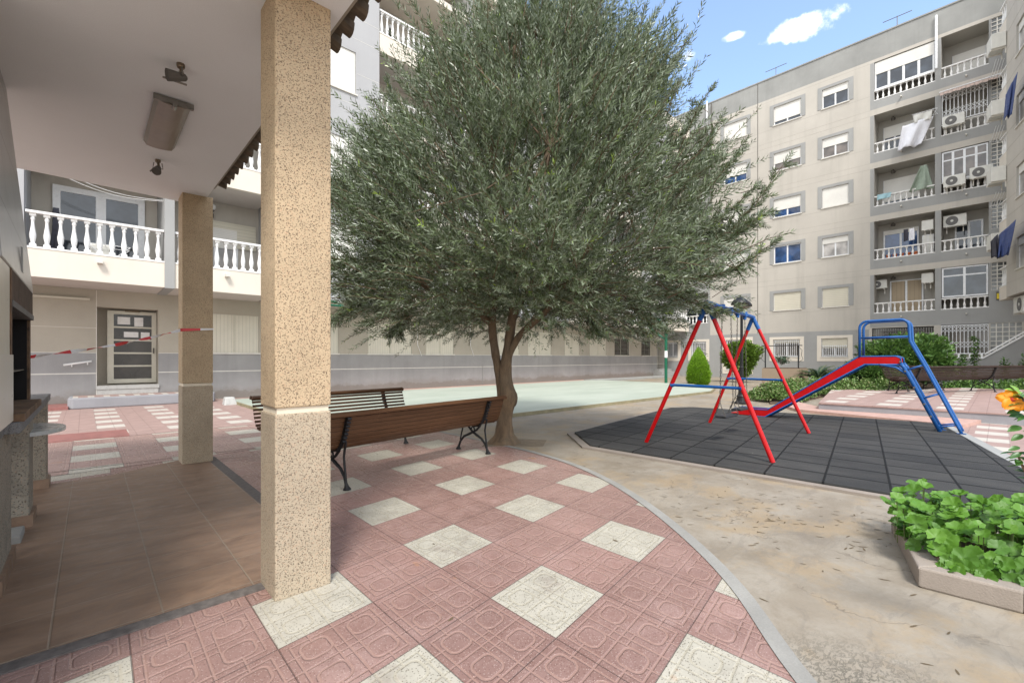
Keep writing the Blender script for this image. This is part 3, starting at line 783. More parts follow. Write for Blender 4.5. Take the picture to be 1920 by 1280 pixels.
ac(PR, 1.22, 10.55, 'outdoor air conditioner under the open glazed balcony, left of the pair', .85, .58)
ac(PR, .22, 10.72, 'outdoor air conditioner under the open glazed balcony, right of the pair', .85, .58)
ac(PR, 4.55, 5.55, 'air conditioner inside the curtained first floor balcony at its left', .75, .5, .3, -.9)
ac(PR, 2.5, 5.6, 'air conditioner inside the curtained first floor balcony at its right', .5, .55, .3, -.6, fan=False)
ac(PR, 2.5, 8.55, 'air conditioner above a cabinet inside the balcony with potted flowers', .5, .55, .3, -.6, fan=False)
ac(PR, 1.2, 8.55, 'air conditioner inside the second floor balcony beside the potted flowers', .92, .62, .3, -.7)

# awning, laundry and pots on that block
t = thing('awning', 'rolled striped awning above the scissor grille balcony', 'awning', PR(1.2, 15.8, 0))
m = MB(); m.hexa([PR(-.1, 15.85, .02), PR(2.2, 15.85, .02), PR(2.2, 15.62, .55), PR(-.1, 15.62, .55), PR(-.1, 15.9, .02), PR(2.2, 15.9, .02), PR(2.2, 15.67, .55), PR(-.1, 15.67, .55)])
for i in range(14):
    u = -.1 + 2.3 * i / 14; m.boxP(PR, u, u + .15, 15.48 - .03 * (i % 2), 15.64, .54, .56)
m.build('fabric', M['awning'], t)
m = MB(); m.tube([PR(2.1, 15.3, 0), PR(2.1, 15.63, .5)], .02, 6); m.tube([PR(0, 15.3, 0), PR(0, 15.63, .5)], .02, 6); m.tube([PR(-.12, 15.63, .56), PR(2.22, 15.63, .56)], .03, 6); m.build('arm', M['alu'], t)

def cloth(name, pts_top, pts_bot, mat, label, cat, sag=.12, nu=14, nv=12, group=None, thick=.012):
    a, b = [Vector(p) for p in pts_top]; c, d = [Vector(p) for p in pts_bot]
    vs = []; rng = random.Random(len(label))
    ph = rng.random() * 6
    for j in range(nv + 1):
        for i in range(nu + 1):
            s, t_ = i / nu, j / nv
            p = a.lerp(b, s).lerp(c.lerp(d, s), t_)
            w = math.sin(s * 9 + ph + t_ * 2) * .07 + math.sin(s * 21 + ph) * .03
            p = p + Vector((w * sag * 8 * (.3 + t_), w * .3 * t_, 0)); vs.append(tuple(p))
    fs = [(j * (nu + 1) + i, j * (nu + 1) + i + 1, (j + 1) * (nu + 1) + i + 1, (j + 1) * (nu + 1) + i) for j in range(nv) for i in range(nu)]
    m = MB(); m.add(vs, fs); o = m.build(name, M[mat], smooth=True, loc=tuple(a))
    s = o.modifiers.new('s', 'SOLIDIFY'); s.thickness = thick
    return tag(o, label, cat, group)
t = thing('drying_rack', 'white folding rack holding the white sheet outside the third floor balcony', 'drying rack', PR(2.8, 15.0, 0))
m = MB()
for i in range(5):
    u = 3.3 - .2 * i; m.tube([PR(u, 14.7, .1), PR(u - .2, 14.95, .3)], .012, 5); m.tube([PR(u, 14.95, .3), PR(u - .2, 14.7, .1)], .012, 5)
m.tube([PR(3.35, 14.72, .1), PR(2.3, 14.72, .1)], .015, 5); m.tube([PR(3.35, 14.95, .32), PR(2.3, 14.95, .32)], .015, 5)
m.build('frame', M['alu'], t)
cloth('bed_sheet', (PR(3.75, 14.5, .25), PR(2.45, 14.6, .3)), (PR(3.95, 13.15, .5), PR(2.95, 13.2, .35)), 'cloth_w', 'large white sheet blowing outward from the third floor balcony', 'sheet', .3)
cloth('garment', (PR(3.3, 14.92, .3), PR(2.5, 14.92, .3)), (PR(3.25, 14.45, .3), PR(2.55, 14.45, .3)), 'acw', 'grey garments on the rack above the white sheet', 'laundry', .1)
cloth('fabric_cover', (PR(3.0, 12.1, .02), PR(2.75, 12.1, .02)), (PR(3.5, 10.75, .05), PR(2.45, 10.75, .02)), 'cloth_g', 'pale green cloth bunched over the corner of the second floor balcony', 'cloth', .2)
cloth('towel', (PR(4.9, 10.96, .10), PR(4.25, 10.96, .10)), (PR(4.9, 10.65, .13), PR(4.3, 10.68, .13)), 'cloth_c', 'light blue towel over the railing beside the green cloth', 'towel', .05)
for i, (u, w, cm, lb) in enumerate(((3.75, .18, 'cloth_k', 'dark striped garment on the line over the flower pots'), (3.5, .2, 'cloth_w', 'pale garment on the line over the flower pots'))):
    cloth('garment', (PR(u, 8.75, -.2), PR(u - w, 8.75, -.2)), (PR(u + .02, 8.05, -.2), PR(u - w - .02, 8.1, -.2)), cm, lb, 'laundry', .05, group='garments over the flower pots')
t = thing('cabinet', 'white cabinet under the air conditioner in the balcony with flower pots', 'cabinet', PR(2.75, 7.2, -.8))
m = MB(); m.boxP(PR, 2.5, 3.0, 7.2, 8.35, -1.1, -.6); m.build('body', M['alu'], t, bevel=.02); m = MB(); m.boxP(PR, 2.53, 2.74, 7.3, 8.3, -.598, -.585); m.boxP(PR, 2.76, 2.97, 7.3, 8.3, -.598, -.585); m.build('door', M['acw'], t)
def pot(loc, r, h, name='flower_pot'):
    m = MB(); m.lathe([(r * .62, 0), (r * .92, h * .82), (r, h * .84), (r, h), (r * .85, h), (r * .8, h * .9)], *loc, 12)
    return m.build(name, M['clay'], loc=loc)
p0 = pot(PR(4.45, 7.17, -.32), .11, .26)
tag(p0, 'orange clay pot standing behind the second floor balusters', 'flower pot', 'orange pots behind the balusters')
for u in (4.15, 3.85, 3.55, 3.25):
    q = p0.copy(); q.location = PR(u, 7.17, -.32); COL.objects.link(q)
t = thing('wall_sign', 'small yellow rectangular sign on the grey wall near the glazed balcony', 'sign', PR(-.15, 4.3, .01))
m = MB(); m.boxP(PR, -.42, .12, 4.35, 4.78, .004, .02); m.build('frame', M['joint'], t)
m = MB(); m.boxP(PR, -.40, .10, 4.42, 4.70, .02, .026); m.build('panel', M['yellow'], t)

# ------------------------------------------------------------------ long left-hand block (faces the yard, y = 18.2)
LB = thing('apartment_building', 'long apartment block on the left with white balustrades and grey plinth', 'building', (12, 18.2, 0))
PL = lambda u, z, d: (u, 18.2 - d, z)
PF = lambda u, z, d: (u, 16.3 - d, z)
KL = 3.27; LBZ = [3.42 + KL * k for k in range(5)]
gw = [(2.98, 4.50), (5.6, 7.39), (8.66, 10.74), (11.50, 13.08), (16.0, 17.5), (18.22, 20.15), (21.4, 22.8), (23.9, 25.7)]
gwin = [(a, b, 1.585, 2.9) for a, b in gw]
holes = [(a, b, z0, z1, .13, 0) for a, b, z0, z1 in gwin]
holes += [(26.7, 28.5, 1.585, 2.8, .2, 0), (30.15, 31.4, 1.585, 2.7, .2, 0), (.20, 1.64, .58, 2.92, .62, 1), (32.4, 33.5, .55, 2.75, .6, 0)]
def lmat(u, z): return 2 if z < 1.56 else (1 if z < 3.42 else 0)
m = MB(); facade(m, PL, [-9, 33.9], [0, 1.56, 3.42, 19.0], holes, lmat)
m.mi = 0; m.box(-9, 19.0, 0, 33.9, 30, 18.9)
LW = m.build('wall', [M['beige'], M['beige_dark'], M['grey_base']], LB)
m = MB()
for a, b in ((-9, .2), (1.64, 33.9)): m.boxP(PL, a, b, .935, .965, .001, .004); m.boxP(PL, a, b, 1.55, 1.565, .001, .006)
for a, b in ((-9, .2), (1.64, 33.9)): m.boxP(PL, a, b, 2.28, 2.29, .001, .003) if b < 3 else None
m.boxP(PL, .185, .2, 0, 3.4, .001, .005); m.build('plaster_joint', M['jointl'], LB)
for i, (a, b, z0, z1) in enumerate(gwin):
    w = window(PL, a, b, z0, z1, LB, 1, 2 if b - a > 1.4 else 1, -.02, 'glass', .05, frame='doorframe', shutmat='shutterv', sill=True)
    m = MB(); c = (a + b) / 2; m.boxP(PL, c - .03, c + .03, z0 + .03, z1 - .03, -.01, .008); m.build('mullion', M['doorframe'], w)
for a, b, z1 in ((26.7, 28.5, 2.8), (30.15, 31.4, 2.7)):
    w = window(PL, a, b, 1.585, z1, LB, 0, 2, -.1, 'glassw', .06, frame='doorframe'); bars(PL, a, b, 1.6, z1 - .02, w, 14, -.02, 'steel', .012, 4)
# loose cables hanging at the wall
for u in (11.05, 14.1):
    m = MB(); m.tube([PL(u, 3.3, .02), PL(u - .03, 2.6, .05), PL(u - .02, 2.0, .05), PL(u + .2, 1.5, .04)], .012, 6); m.build('cable', M['white'], LB)
for u in (14.9,):
    m = MB(); m.tube([PL(u, .1, .02), PL(u, 1.0, .02)], .01, 5); m.build('conduit', M['kerb'], LB)
# entrance door
dr = MB(); u0, u1, z0, z1 = .50, 1.60, .62, 2.86; PD = lambda u, z, d: (u, 18.2 + .5 - d, z)
fw = .09
dr.boxP(PD, u0 - .06, u0 + fw, z0, z1, 0, .07); dr.boxP(PD, u1 - fw, u1 + .03, z0, z1, 0, .07); dr.boxP(PD, u0 + fw, u1 - fw, z1 - .1, z1, 0, .07); dr.boxP(PD, u0 + fw, u1 - fw, z0, z0 + .13, 0, .07)
for k in range(1, 5):
    z = z0 + .13 + (z1 - z0 - .23) * k / 5; dr.boxP(PD, u0 + fw, u1 - fw, z - .025, z + .025, .003, .068)
DOOR = dr.build('entrance_door', M['doorframe'], LB)
m = MB(); m.boxP(PD, u0, u1, z0 + .05, z1 - .05, .02, .035); m.build('pane', M['glassd'], DOOR)
m = MB(); m.boxP(PD, u1 - .06, u1 - .03, 1.55, 1.72, .07, .12); m.build('handle', M['joint'], DOOR)
m = MB(); m.boxP(PD, u0 + .35, u0 + .72, z1 + .01 - .03, z1 + .03, .07, .12); m.build('door_closer', M['lampmetal'], DOOR)
for a, b, c, d in ((.68, .98, 2.45, 2.68), (1.08, 1.3, 2.40, 2.68), (.83, 1.18, 2.05, 2.22), (1.24, 1.46, 1.98, 2.22)):
    m = MB(); m.boxP(PD, a, b, c, d, .036, .04); m.build('notice', M['paper'], DOOR)
m = MB(); m.boxP(PL, .18, 1.66, .47, .575, -.6, .06); m.boxP(PL, .2, 1.64, .30, .469, .002, .03); m.build('threshold', M['marble'], LB)
m = MB(); m.boxP(PL, -9, .05, 3.08, 3.14, .005, .10); m.build('cable_duct', M['doorframe'], LB)
# far door
m = MB(); m.boxP(PL, 32.45, 33.45, .56, 2.7, -.5, -.45); fd = m.build('door', M['recess'], LB); m = MB(); m.boxP(PL, 32.55, 32.6, 1.5, 1.7, -.45, -.4); m.build('handle', M['joint'], fd)
m = MB(); m.boxP(PL, 31.9, 33.8, 0, .55, 0, .5); m.boxP(PL, 31.6, 33.8, 0, .37, .5, .85); m.boxP(PL, 31.3, 33.8, 0, .18, .85, 1.2); m.build('step', M['kerb'], LB)

# upper floors: balcony decks and projecting bays
def bay(a, b, win, full=True):
    hs = []
    for k in range(5):
        z = LBZ[k]
        if k < 4: hs.append((win[0], win[1], z + 1.2, z + 2.76, .13, 0))
    m = MB(); facade(m, PF, [a, b], [3.42, 19.0], hs, lambda u, z: 0)
    m.box(a, 16.31, 3.42, a + .02, 18.19, 19.0); m.box(b - .02, 16.31, 3.42, b, 18.19, 19.0); m.mi = 1; m.quad((a, 16.3, 3.42), (b, 16.3, 3.42), (b, 18.2, 3.42), (a, 18.2, 3.42))
    o = m.build('bay', [M['grey_bay'], M['soffit']], LB)
    m = MB()
    for k in range(4):
        for z in (LBZ[k] + .0, LBZ[k] + .8, LBZ[k] + 2.0): m.boxP(PF, a, win[0] - .06 if LBZ[k] + 1.1 < z < LBZ[k] + 2.8 else b, z - .005, z + .005, .001, .003)
        for z in (LBZ[k] + 2.0,): m.boxP(PF, win[1] + .06, b, z - .005, z + .005, .001, .003)
    m.build('plaster_joint', M['jointl'], o)
    for k in range(4): window(PF, win[0], win[1], LBZ[k] + 1.2, LBZ[k] + 2.76, LB, 1, 2, -.05, 'glass', .05, frame='doorframe', shutmat='shutter')
def deck(a, b, k, nb, single=True, left_end=False):
    z = LBZ[k]
    m = MB(); m.box(a, 16.3, z, b, 16.42, z + .70); m.mi = 1; m.box(a, 16.42, z + .001, b, 18.19, z + .22)
    o = m.build('balcony', [M['cream'], M['soffit']], LB)
    m = MB(); m.boxP(PF, a, b, z + .695, z + .715, .001, .012); m.boxP(PF, (a + b) / 2 - .06, (a + b) / 2 + .06, z + .48, z + .56, 0, .16); m.build('drain_spout', M['sill'], o)
    b_ = balustrade(PF, a + .01, b - .01, z + .70, .94, o, nb, single)
decks = [(-1.13, 1.61, 11), (1.84, 4.45, 11), (8.24, 12.5, 18), (12.75, 15.6, 12), (19.6, 24.0, 18), (24.25, 27, 11), (30.6, 33.8, 12)]
for (a, b, nb) in decks:
    for k in range(4):
        single = (k == 0 and b < 5) or (k == 1 and 1 < a < 2) or (k == 3 and 8 < a < 9) or (k == 2 and 8 < a < 9)
        if single and a > 8:
            deck(a, b, k, nb, True)
        else: deck(a, b, k, nb, single)
m = MB(); m.box(-9, 16.3, 16.5, 33.9, 18.19, 16.75); m.box(-9, 16.3, 18.55, 33.9, 18.9, 19.05)
m.box(-9, 16.28, 18.2, 33.9, 16.42, 19.0); m.build('roof_slab', M['cream'], LB)
for u in (1.61, 12.5, 24.0):
    m = MB(); m.box(u, 16.25, 3.40, u + .23, 18.19, 18.2); m.build('pier', M['grey'], LB)
bay(4.5, 8.22, (5.5, 7.28)); bay(15.7, 19.5, (16.6, 18.4)); bay(27.1, 30.5, (28, 29.6))
m = MB(); m.box(-9, 16.3, 3.42, -1.14, 18.19, 19.0); m.build('bay', M['grey_bay'], LB)
m = MB(); m.box(-1.139, 16.6, 3.6, -1.13, 18.1, 6.6); m.build('side_panel', M['grey_bay'], LB)
# rear windows on the decks
for (a, b, nb) in decks:
    for k in range(4):
        z = LBZ[k]
        if a < 0: window(PL, -.72, 1.30, z + .25, z + 2.87, LB, 0, 2, .07, 'glass', .16, sill=False, name='balcony_door')
        else: window(PL, a + .7, a + 2.0, z + .25, z + 2.4, LB, .3, 2, .07, 'glassc' if a < 2 else 'glassw', .09, sill=False, name='balcony_door')
m = MB(); m.boxP(PL, 2.9, 4.4, 5.2, 6.05, .05, .08); m.build('privacy_screen', M['shuttercream'], LB)
# globe light on the 2nd balcony wall and on the upper balcony
def wall_globe(u, z, label):
    t = thing('wall_lamp', label, 'wall lamp', (u, 18.15, z), 'globe lamps on the balcony walls')
    m = MB(); m.lathe([(.05, -.25), (.05, -.12), (.02, -.1), (.06, -.02), (.075, 0)], u, 18.0, z, 10); m.boxP(PL, u - .02, u + .02, z - .22, z - .17, 0, .2); m.build('holder', M['joint'], t)
    m = MB(); m.lathe([(.01, 0), (.08, .02), (.11, .09), (.10, .16), (.05, .2), (.005, .21)], u, 18.0, z, 12); m.build('globe', M['white'], t, smooth=True)
wall_globe(3.05, 6.35, 'white globe wall lamp over the lower balcony beside the rear pillar')
wall_globe(9.6, 15.6, 'white globe wall lamp on the upper balcony left of the tree top')
# window on the shaded wall behind the upper decks
# items on the first balcony
t = thing('drying_rack', 'white clothes airer behind the balusters of the left balcony', 'drying rack', (.5, 17.2, 3.64))
m = MB()
for s_ in (0, 1):
    for x0, x1 in ((0.0, .9), (.9, 0.0)): m.tube([(x0, 17.0 + .5 * s_, 3.64), (x1, 17.0 + .5 * s_, 4.55)], .012, 5)
for i in range(6): m.tube([(0.0 + .18 * i, 17.0, 4.55), (0.0 + .18 * i, 17.5, 4.55)], .008, 5)
for s_ in (0, 1): m.tube([(0, 17 + .5 * s_, 4.55), (.9, 17 + .5 * s_, 4.55)], .01, 5)
m.build('frame', M['alu'], t)
cloth('garment', ((.05, 17.1, 4.56), (.45, 17.1, 4.56)), ((.05, 17.1, 3.95), (.45, 17.1, 3.95)), 'acw', 'grey garment drying on the airer of the left balcony', 'laundry', .05)
cloth('parasol', ((-.62, 17.2, 5.4), (-.56, 17.2, 5.4)), ((-.72, 17.2, 4.1), (-.48, 17.2, 4.1)), 'cloth_k', 'closed dark parasol behind the left balcony balusters', 'parasol', .05, thick=.05)
# clothes lines above the balcony
t = tag(MB(), None) if False else None
m = MB()
for (za, zb, yy) in ((6.45, 5.9, 16.5), (6.35, 5.65, 16.6)):
    pts = []
    for i in range(13):
        s = i / 12; pts.append((-.95 + 2.55 * s, yy, za + (5.95 - za) * s - .25 * math.sin(PI * s)))
    m.tube(pts, .006, 5)
tag(m.build('clothes_line', M['white'], loc=(0, 16.5, 6.2)), 'pair of sagging white clothes lines above the left balcony', 'clothes line')
# green awning frame below the bay
t = thing('tubular_awning', 'dark green tubular awning frame fixed under the grey bay', 'awning frame', (6.3, 16.0, 3.3))
m = MB(); m.tube([(4.6, 16.2, 3.40), (6.55, 16.2, 3.40)], .04, 8); m.build('rear_rail', M['darkgreen'], t)
m = MB(); m.tube([(4.6, 15.2, 3.16), (6.35, 15.2, 3.16), (6.55, 16.15, 3.36)], .035, 8); m.build('front_rail', M['darkgreen'], t)
# AC units at the far end of the left block
for i, (u, lb) in enumerate(((28.7, 'air conditioner high on the left block right of the barred window'), (29.5, 'middle air conditioner high on the left block, above the second barred window'), (31.7, 'air conditioner beside the far door of the left block'))):
    ac(PL, u, 2.85, lb, .7, .5, .35)
# handrail by the entrance
t = thing('handrail', 'short white tubular handrail on the grey wall left of the door', 'handrail', (-.2, 18.1, 1.25))
m = MB(); m.tube([(-.50, 18.03, 1.20), (.09, 18.03, 1.31)], .026, 10); m.build('rail', M['white'], t, smooth=True)
for u in (-.33, .0):
    m = MB(); m.tube([(u, 18.03, 1.20 + (u + .5) * .18), (u, 18.06, 1.13 + (u + .5) * .18), (u, 18.2, 1.12 + (u + .5) * .18)], .014, 8); m.build('bracket', M['white'], t)
# entrance step and block
m = MB(); m.prism([(-.3, 17.05), (2.95, 17.1), (3.0, 17.2), (3.0, 18.19), (-.38, 18.19), (-.4, 17.15)], .013, .31); 
o = m.build('entrance_step', M['greyf'], bevel=.03, loc=(1.3, 17.6, .013)); tag(o, 'low grey painted step in front of the building entrance', 'step')
m = MB(); m.prism([(-.3, 17.2), (2.85, 17.2), (2.85, 18.18), (-.3, 18.18)], .31, .314); m.build('tile_top', M['bars'], o, uv=lambda x, y: (x * 3, y * .7))
m = MB(); m.hexa([(2.93, 15.5, .0), (3.28, 15.5, .0), (3.28, 15.85, 0), (2.93, 15.85, 0), (2.97, 15.55, .24), (3.2, 15.55, .24), (3.2, 15.8, .24), (2.97, 15.8, .24)])
tag(m.build('stone_block', M['marble'], bevel=.02, loc=(3.1, 15.7, 0)), 'small white block at the corner of the green court', 'block')

# ------------------------------------------------------------------ right-edge block, turned 12 degrees
th = math.radians(12.3); ex, ey = math.cos(th), math.sin(th)
cx0, cy0 = 31.6, -.22
PC = lambda u, z, d: (cx0 - u * ex - d * ey, cy0 - u * ey + d * ex, z)
CB = thing('apartment_building', 'cream panelled apartment block at the right edge with hanging air conditioners', 'building', (31.6, -3, 0))
m = MB(); wins = []
for k in range(5):
    wins.append((1.35, 2.9, 5.35 + 3.15 * k, 6.75 + 3.15 * k, .2, 1))
facade(m, PC, [0, 6], [4.26, 22.0], wins, lambda u, z: 0)
m.mi = 0; m.quad(PC(0, 4.26, 0), PC(0, 22, 0), PC(0, 22, -4), PC(0, 4.26, -4)); m.mi = 2; m.quad(PC(0, 4.26, 0), PC(6, 4.26, 0), PC(6, 4.26, -4), PC(0, 4.26, -4))
m.mi = 0; m.quad(PC(-.0, 0, -2.2), PC(6, 0, -2.2), PC(6, 4.26, -2.2), PC(-.0, 4.26, -2.2))
m.quad(PC(-1.1, 4.2, -1.3), PC(0, 4.2, -1.3), PC(0, 22, -1.3), PC(-1.1, 22, -1.3))
m.build('wall', [M['beige'], M['recess'], M['soffit']], CB)
m = MB()
for k in range(23):
    z = 4.9 + .78 * k
    if any(w_[2] - .1 < z < w_[3] + .1 for w_ in wins): m.boxP(PC, 0, 1.3, z - .006, z + .006, .001, .004)
    else: m.boxP(PC, 0, 6, z - .006, z + .006, .001, .004)
m.build('panel_joint', M['jointp'], CB)
for w_ in wins: window(PC, w_[0], w_[1], w_[2], w_[3], CB, .25, 2, -.08, 'glassc', .07)
for k in range(5):
    z = 4.2 + 3.15 * k
    m = MB(); m.boxP(PC, -1.1, -.01, z, z + .62, -.1, .0); m.mi = 1; m.boxP(PC, -1.1, -.01, z + .001, z + .2, -1.3, -.1)
    o = m.build('balcony', [M['cream'], M['soffit']], CB)
    balustrade(PC, -1.08, -.03, z + .62, .95, o, 4)
acl = ['lowest', 'second lowest', 'middle', 'second highest', 'highest']
for k in range(1, 5):
    z = 4.2 + 3.15 * k
    ac(PC, -.75, z - .62 - .12, f'air conditioner hung below the right-edge balconies, {acl[k]} of the column', .85, .7, .5, .02, fan=False)
ac(PC, .1, 3.45, 'large air conditioner under the overhang at the right edge', 1.3, .75, .4, -.6)
cloth('laundry', (PC(1.2, 7.0, .5), PC(2.8, 7.25, .35)), (PC(1.1, 5.95, .55), PC(2.1, 5.9, .4)), 'cloth_b', 'blue and grey striped laundry hanging low on the right-edge block', 'laundry', .3)
cloth('laundry', (PC(.8, 6.8, .7), PC(1.5, 7.0, .6)), (PC(.95, 6.05, .7), PC(1.4, 5.9, .5)), 'cloth_k', 'bundle of dark laundry beside the blue striped laundry', 'laundry', .3)
cloth('laundry', (PC(1.7, 13.1, .4), PC(2.8, 13.5, .3)), (PC(1.5, 12.1, .4), PC(2.0, 12.0, .3)), 'cloth_b', 'blue laundry hanging high on the right-edge block', 'laundry', .3)
for k in range(1, 4):
    z = 5.75 + 3.15 * k; m = MB()
    for i in range(4): m.tube([PC(-1.0 + .05 * i, z - .1, .05 + .1 * i), PC(-.1 + .05 * i, z + .35, .05 + .1 * i)], .01, 4)
    m.tube([PC(-.95, z - .08, .03), PC(-.8, z - .08, .4)], .01, 4); m.build('line_bracket', M['alu'], CB)
# stair with solid parapet in front of it
t = thing('stair_wall', 'grey rendered stair parapet with white coping rising to the right', 'stair', (32, 0, 0))
m = MB(); P32 = lambda p, a: (a, p[0], p[1])
m.extr(P32, [(2.4, 0), (2.4, 1.36), (.55, 1.36), (-1.6, 3.06), (-3.5, 3.06), (-3.5, 0)], 32.0, 32.2); m.build('wall', M['grey'], t)
m = MB(); m.extr(P32, [(2.42, 1.361), (2.42, 1.44), (.56, 1.44), (-1.62, 3.17), (-3.5, 3.17), (-3.5, 3.061), (-1.6, 3.061), (.55, 1.361)], 31.96, 32.24)
m.build('coping', M['white'], t)
m = MB(); m.extr(P32, [(.5, 1.55), (.5, 1.63), (-1.62, 3.34), (-1.62, 3.26)], 32.05, 32.15); m.tube([(32.1, 2.3, 1.62), (32.1, .55, 1.62)], .03, 6)
for y in (2.2, 1.8, 1.4, 1.0, .6): m.box(32.07, y - .04, 1.44, 32.13, y + .04, 1.6)
m.build('handrail', M['white'], t)

# ------------------------------------------------------------------ pergola
PG = thing('pergola', 'covered barbecue pergola with flat plaster ceiling on two square pebble-dash pillars', 'pergola', (0, 5, 0))
def pillar(x0, y0, x1, y1, zt, zg):
    m = MB(); m.box(x0, y0, zg + .035, x1, y1, zt); m.build('pillar', M['pillar'], PG, bevel=.008)
    m = MB(); m.box(x0, y0, 0, x1, y1, zg); m.build('pillar', M['pillar_low'], PG, bevel=.008)
    m = MB(); m.box(x0 + .012, y0 + .012, zg, x1 - .012, y1 - .012, zg + .035); m.build('pillar_joint', M['pillar_band'], PG)
pillar(.785, 2.83, 1.105, 3.13, 3.56, 1.075)
pillar(.90, 7.25, 1.24, 7.6, 3.56, 1.03)
m = MB(); m.prism([(-2.6, 2.25), (1.175, 2.25), (1.175, 7.45), (1.05, 7.72), (-2.6, 7.48)], 3.555, 3.66)
m.build('ceiling', M['ceiling'], PG)
# sloping roof with barrel tiles along the eave
m = MB(); m.hexa([(-2.7, 2.2, 4.5), (1.15, 2.2, 3.70), (1.15, 6.9, 3.70), (-2.7, 7.7, 4.5), (-2.7, 2.2, 4.6), (1.15, 2.2, 3.76), (1.15, 6.9, 3.76), (-2.7, 7.7, 4.6)])
m.build('roof', M['mortar'], PG)
m = MB(); y = 2.25; i = 0
while y < 6.85:
    n = 6
    for conv, yy, w in ((1, y, .115), (-1, y + .105, .10)):
        pts0 = []; pts1 = []
        for k in range(n + 1):
            a = PI * k / n
            z = math.sin(a) * .055 * conv
            pts0.append((yy - w / 2 * math.cos(a) * 1.15, z))
        vs = []
        for (py, z) in pts0: vs += [(1.12, py, 3.67 + z), (1.30, py, 3.615 + z), (1.30, py, 3.615 + z + .014), (1.12, py, 3.67 + z + .014)]
        fs = []
        for k in range(n):
            a, b = k * 4, (k + 1) * 4
            fs += [(a, a + 1, b + 1, b), (a + 1, a + 2, b + 2, b + 1), (a + 2, a + 3, b + 3, b + 2)]
        m.add(vs, fs)
    y += .21; i += 1
m.build('eave_tile', M['rooftile'], PG)
m = MB(); m.box(1.176, 2.2, 3.57, 1.20, 6.88, 3.66); m.build('eave_board', M['mortar'], PG)
# lights on the ceiling
t = thing('ceiling_light', 'rectangular dusty glass luminaire fixed to the pergola ceiling', 'ceiling light', (.52, 5.2, 3.555))
m = MB(); m.box(.42, 4.70, 3.535, .63, 5.72, 3.554); m.build('base', M['lampmetal'], t)
m = MB(); n = 10
vs = []
for i in range(n + 1):
    x = .40 + .25 * i / n; z = 3.54 - .05 * (max(0, math.sin(PI * i / n)) ** .22); vs += [(x, 4.68, z), (x, 5.74, z)]
m.add(vs, [(2 * i, 2 * i + 1, 2 * i + 3, 2 * i + 2) for i in range(n)]); m.add([vs[2 * i] for i in range(n + 1)], [tuple(range(n + 1))]); m.add([vs[2 * i + 1] for i in range(n + 1)], [tuple(range(n + 1))])
m.build('diffuser', M['lampglass'], t)
m = MB(); m.tube([(.53, 4.66, 3.49), (.53, 4.72, 3.49)], .018, 8); m.box(.39, 4.665, 3.50, .66, 4.69, 3.545); m.build('end_clip', M['steel'], t)
def spot(x, y, dirv, label):
    t = thing('spotlight', label, 'spotlight', (x, y, 3.555), 'spotlights on the pergola ceiling')
    m = MB(); m.lathe([(.022, -.03), (.026, -.02), (.026, 0)], x, y, 3.555, 12); m.tube([(x, y, 3.53), (x + .01, y - .01, 3.47)], .012, 8); m.build('base', M['lampmetal'], t)
    d = Vector(dirv).normalized(); p = Vector((x, y, 3.46))
    m = MB(); q = [p - d * .04, p - d * .03, p + d * .0, p + d * .05, p + d * .085]; m.tube(q, [.012, .024, .03, .038, .043], 14); m.build('lamp_head', M['joint'], t, smooth=False)
    m = MB(); e = d.cross(Vector((0, 0, 1))).normalized(); m.tube([p + e * .035 + Vector((0, 0, .06)), p + e * .045, p - e * .045, p - e * .035 + Vector((0, 0, .06))], .005, 5); m.tube([p + d * .1 + e * .05, p - d * .05 + e * .05 - Vector((0, 0, .03))], .008, 5); m.build('yoke', M['steel'], t)
spot(.50, 4.10, (-1, -.1, -.25), 'metal spotlight on the ceiling above the rectangular luminaire, nearest the front pillar')
spot(.56, 6.25, (-.3, -1, -.9), 'metal spotlight on the ceiling beyond the rectangular luminaire, towards the rear pillar')

# ------------------------------------------------------------------ barbecue
BQ = thing('barbecue', 'masonry barbecue with grey tiled hood and brick framed opening under the pergola', 'barbecue', (-.8, 4.9, 0))
X0 = -.34
def pier(y0, y1, xf=X0):
    m = MB(); m.box(xf - .5, y0, .0, xf, y1, .93); o = m.build('pier', M['bbqstone'], BQ, bevel=.01)
    m = MB(); m.box(xf - .5, y0 - .02, 0, xf + .02, y1 + .02, .11); m.build('skirting_tile', M['terracotta'], o)
pier(3.95, 4.60, -.38); pier(5.45, 5.80, -.35); pier(6.95, 7.20, -.32)
m = MB(); m.box(X0 - .65, 4.15, .93, X0 + .035, 7.3, 1.0); m.build('counter', M['granite'], BQ, bevel=.006)
m = MB()
for i in range(14):
    y = 4.2 + .103 * i; m.box(X0 - .55, y, 1.0, X0 + .05, y + .095, 1.05)
m.build('brick_hearth', M['brick'], BQ, bevel=.004)
m = MB(); m.box(X0 - .5, 4.10, 1.05, X0 - .0, 4.16, 1.95); m.build('brick_jamb', M['brick'], BQ)
m = MB(); m.box(X0 - .5, 5.62, 1.05, X0 - .02, 5.72, 1.95); m.build('brick_jamb', M['brick'], BQ)
m = MB(); m.box(X0 - .4, 4.16, 1.76, X0 - .003, 5.64, 1.95); m.build('lintel', M['brickdark'], BQ)
m = MB(); m.box(X0 - .35, 4.16, 1.72, X0 + .004, 5.64, 1.76); m.build('steel_lintel', M['lintelsteel'], BQ)
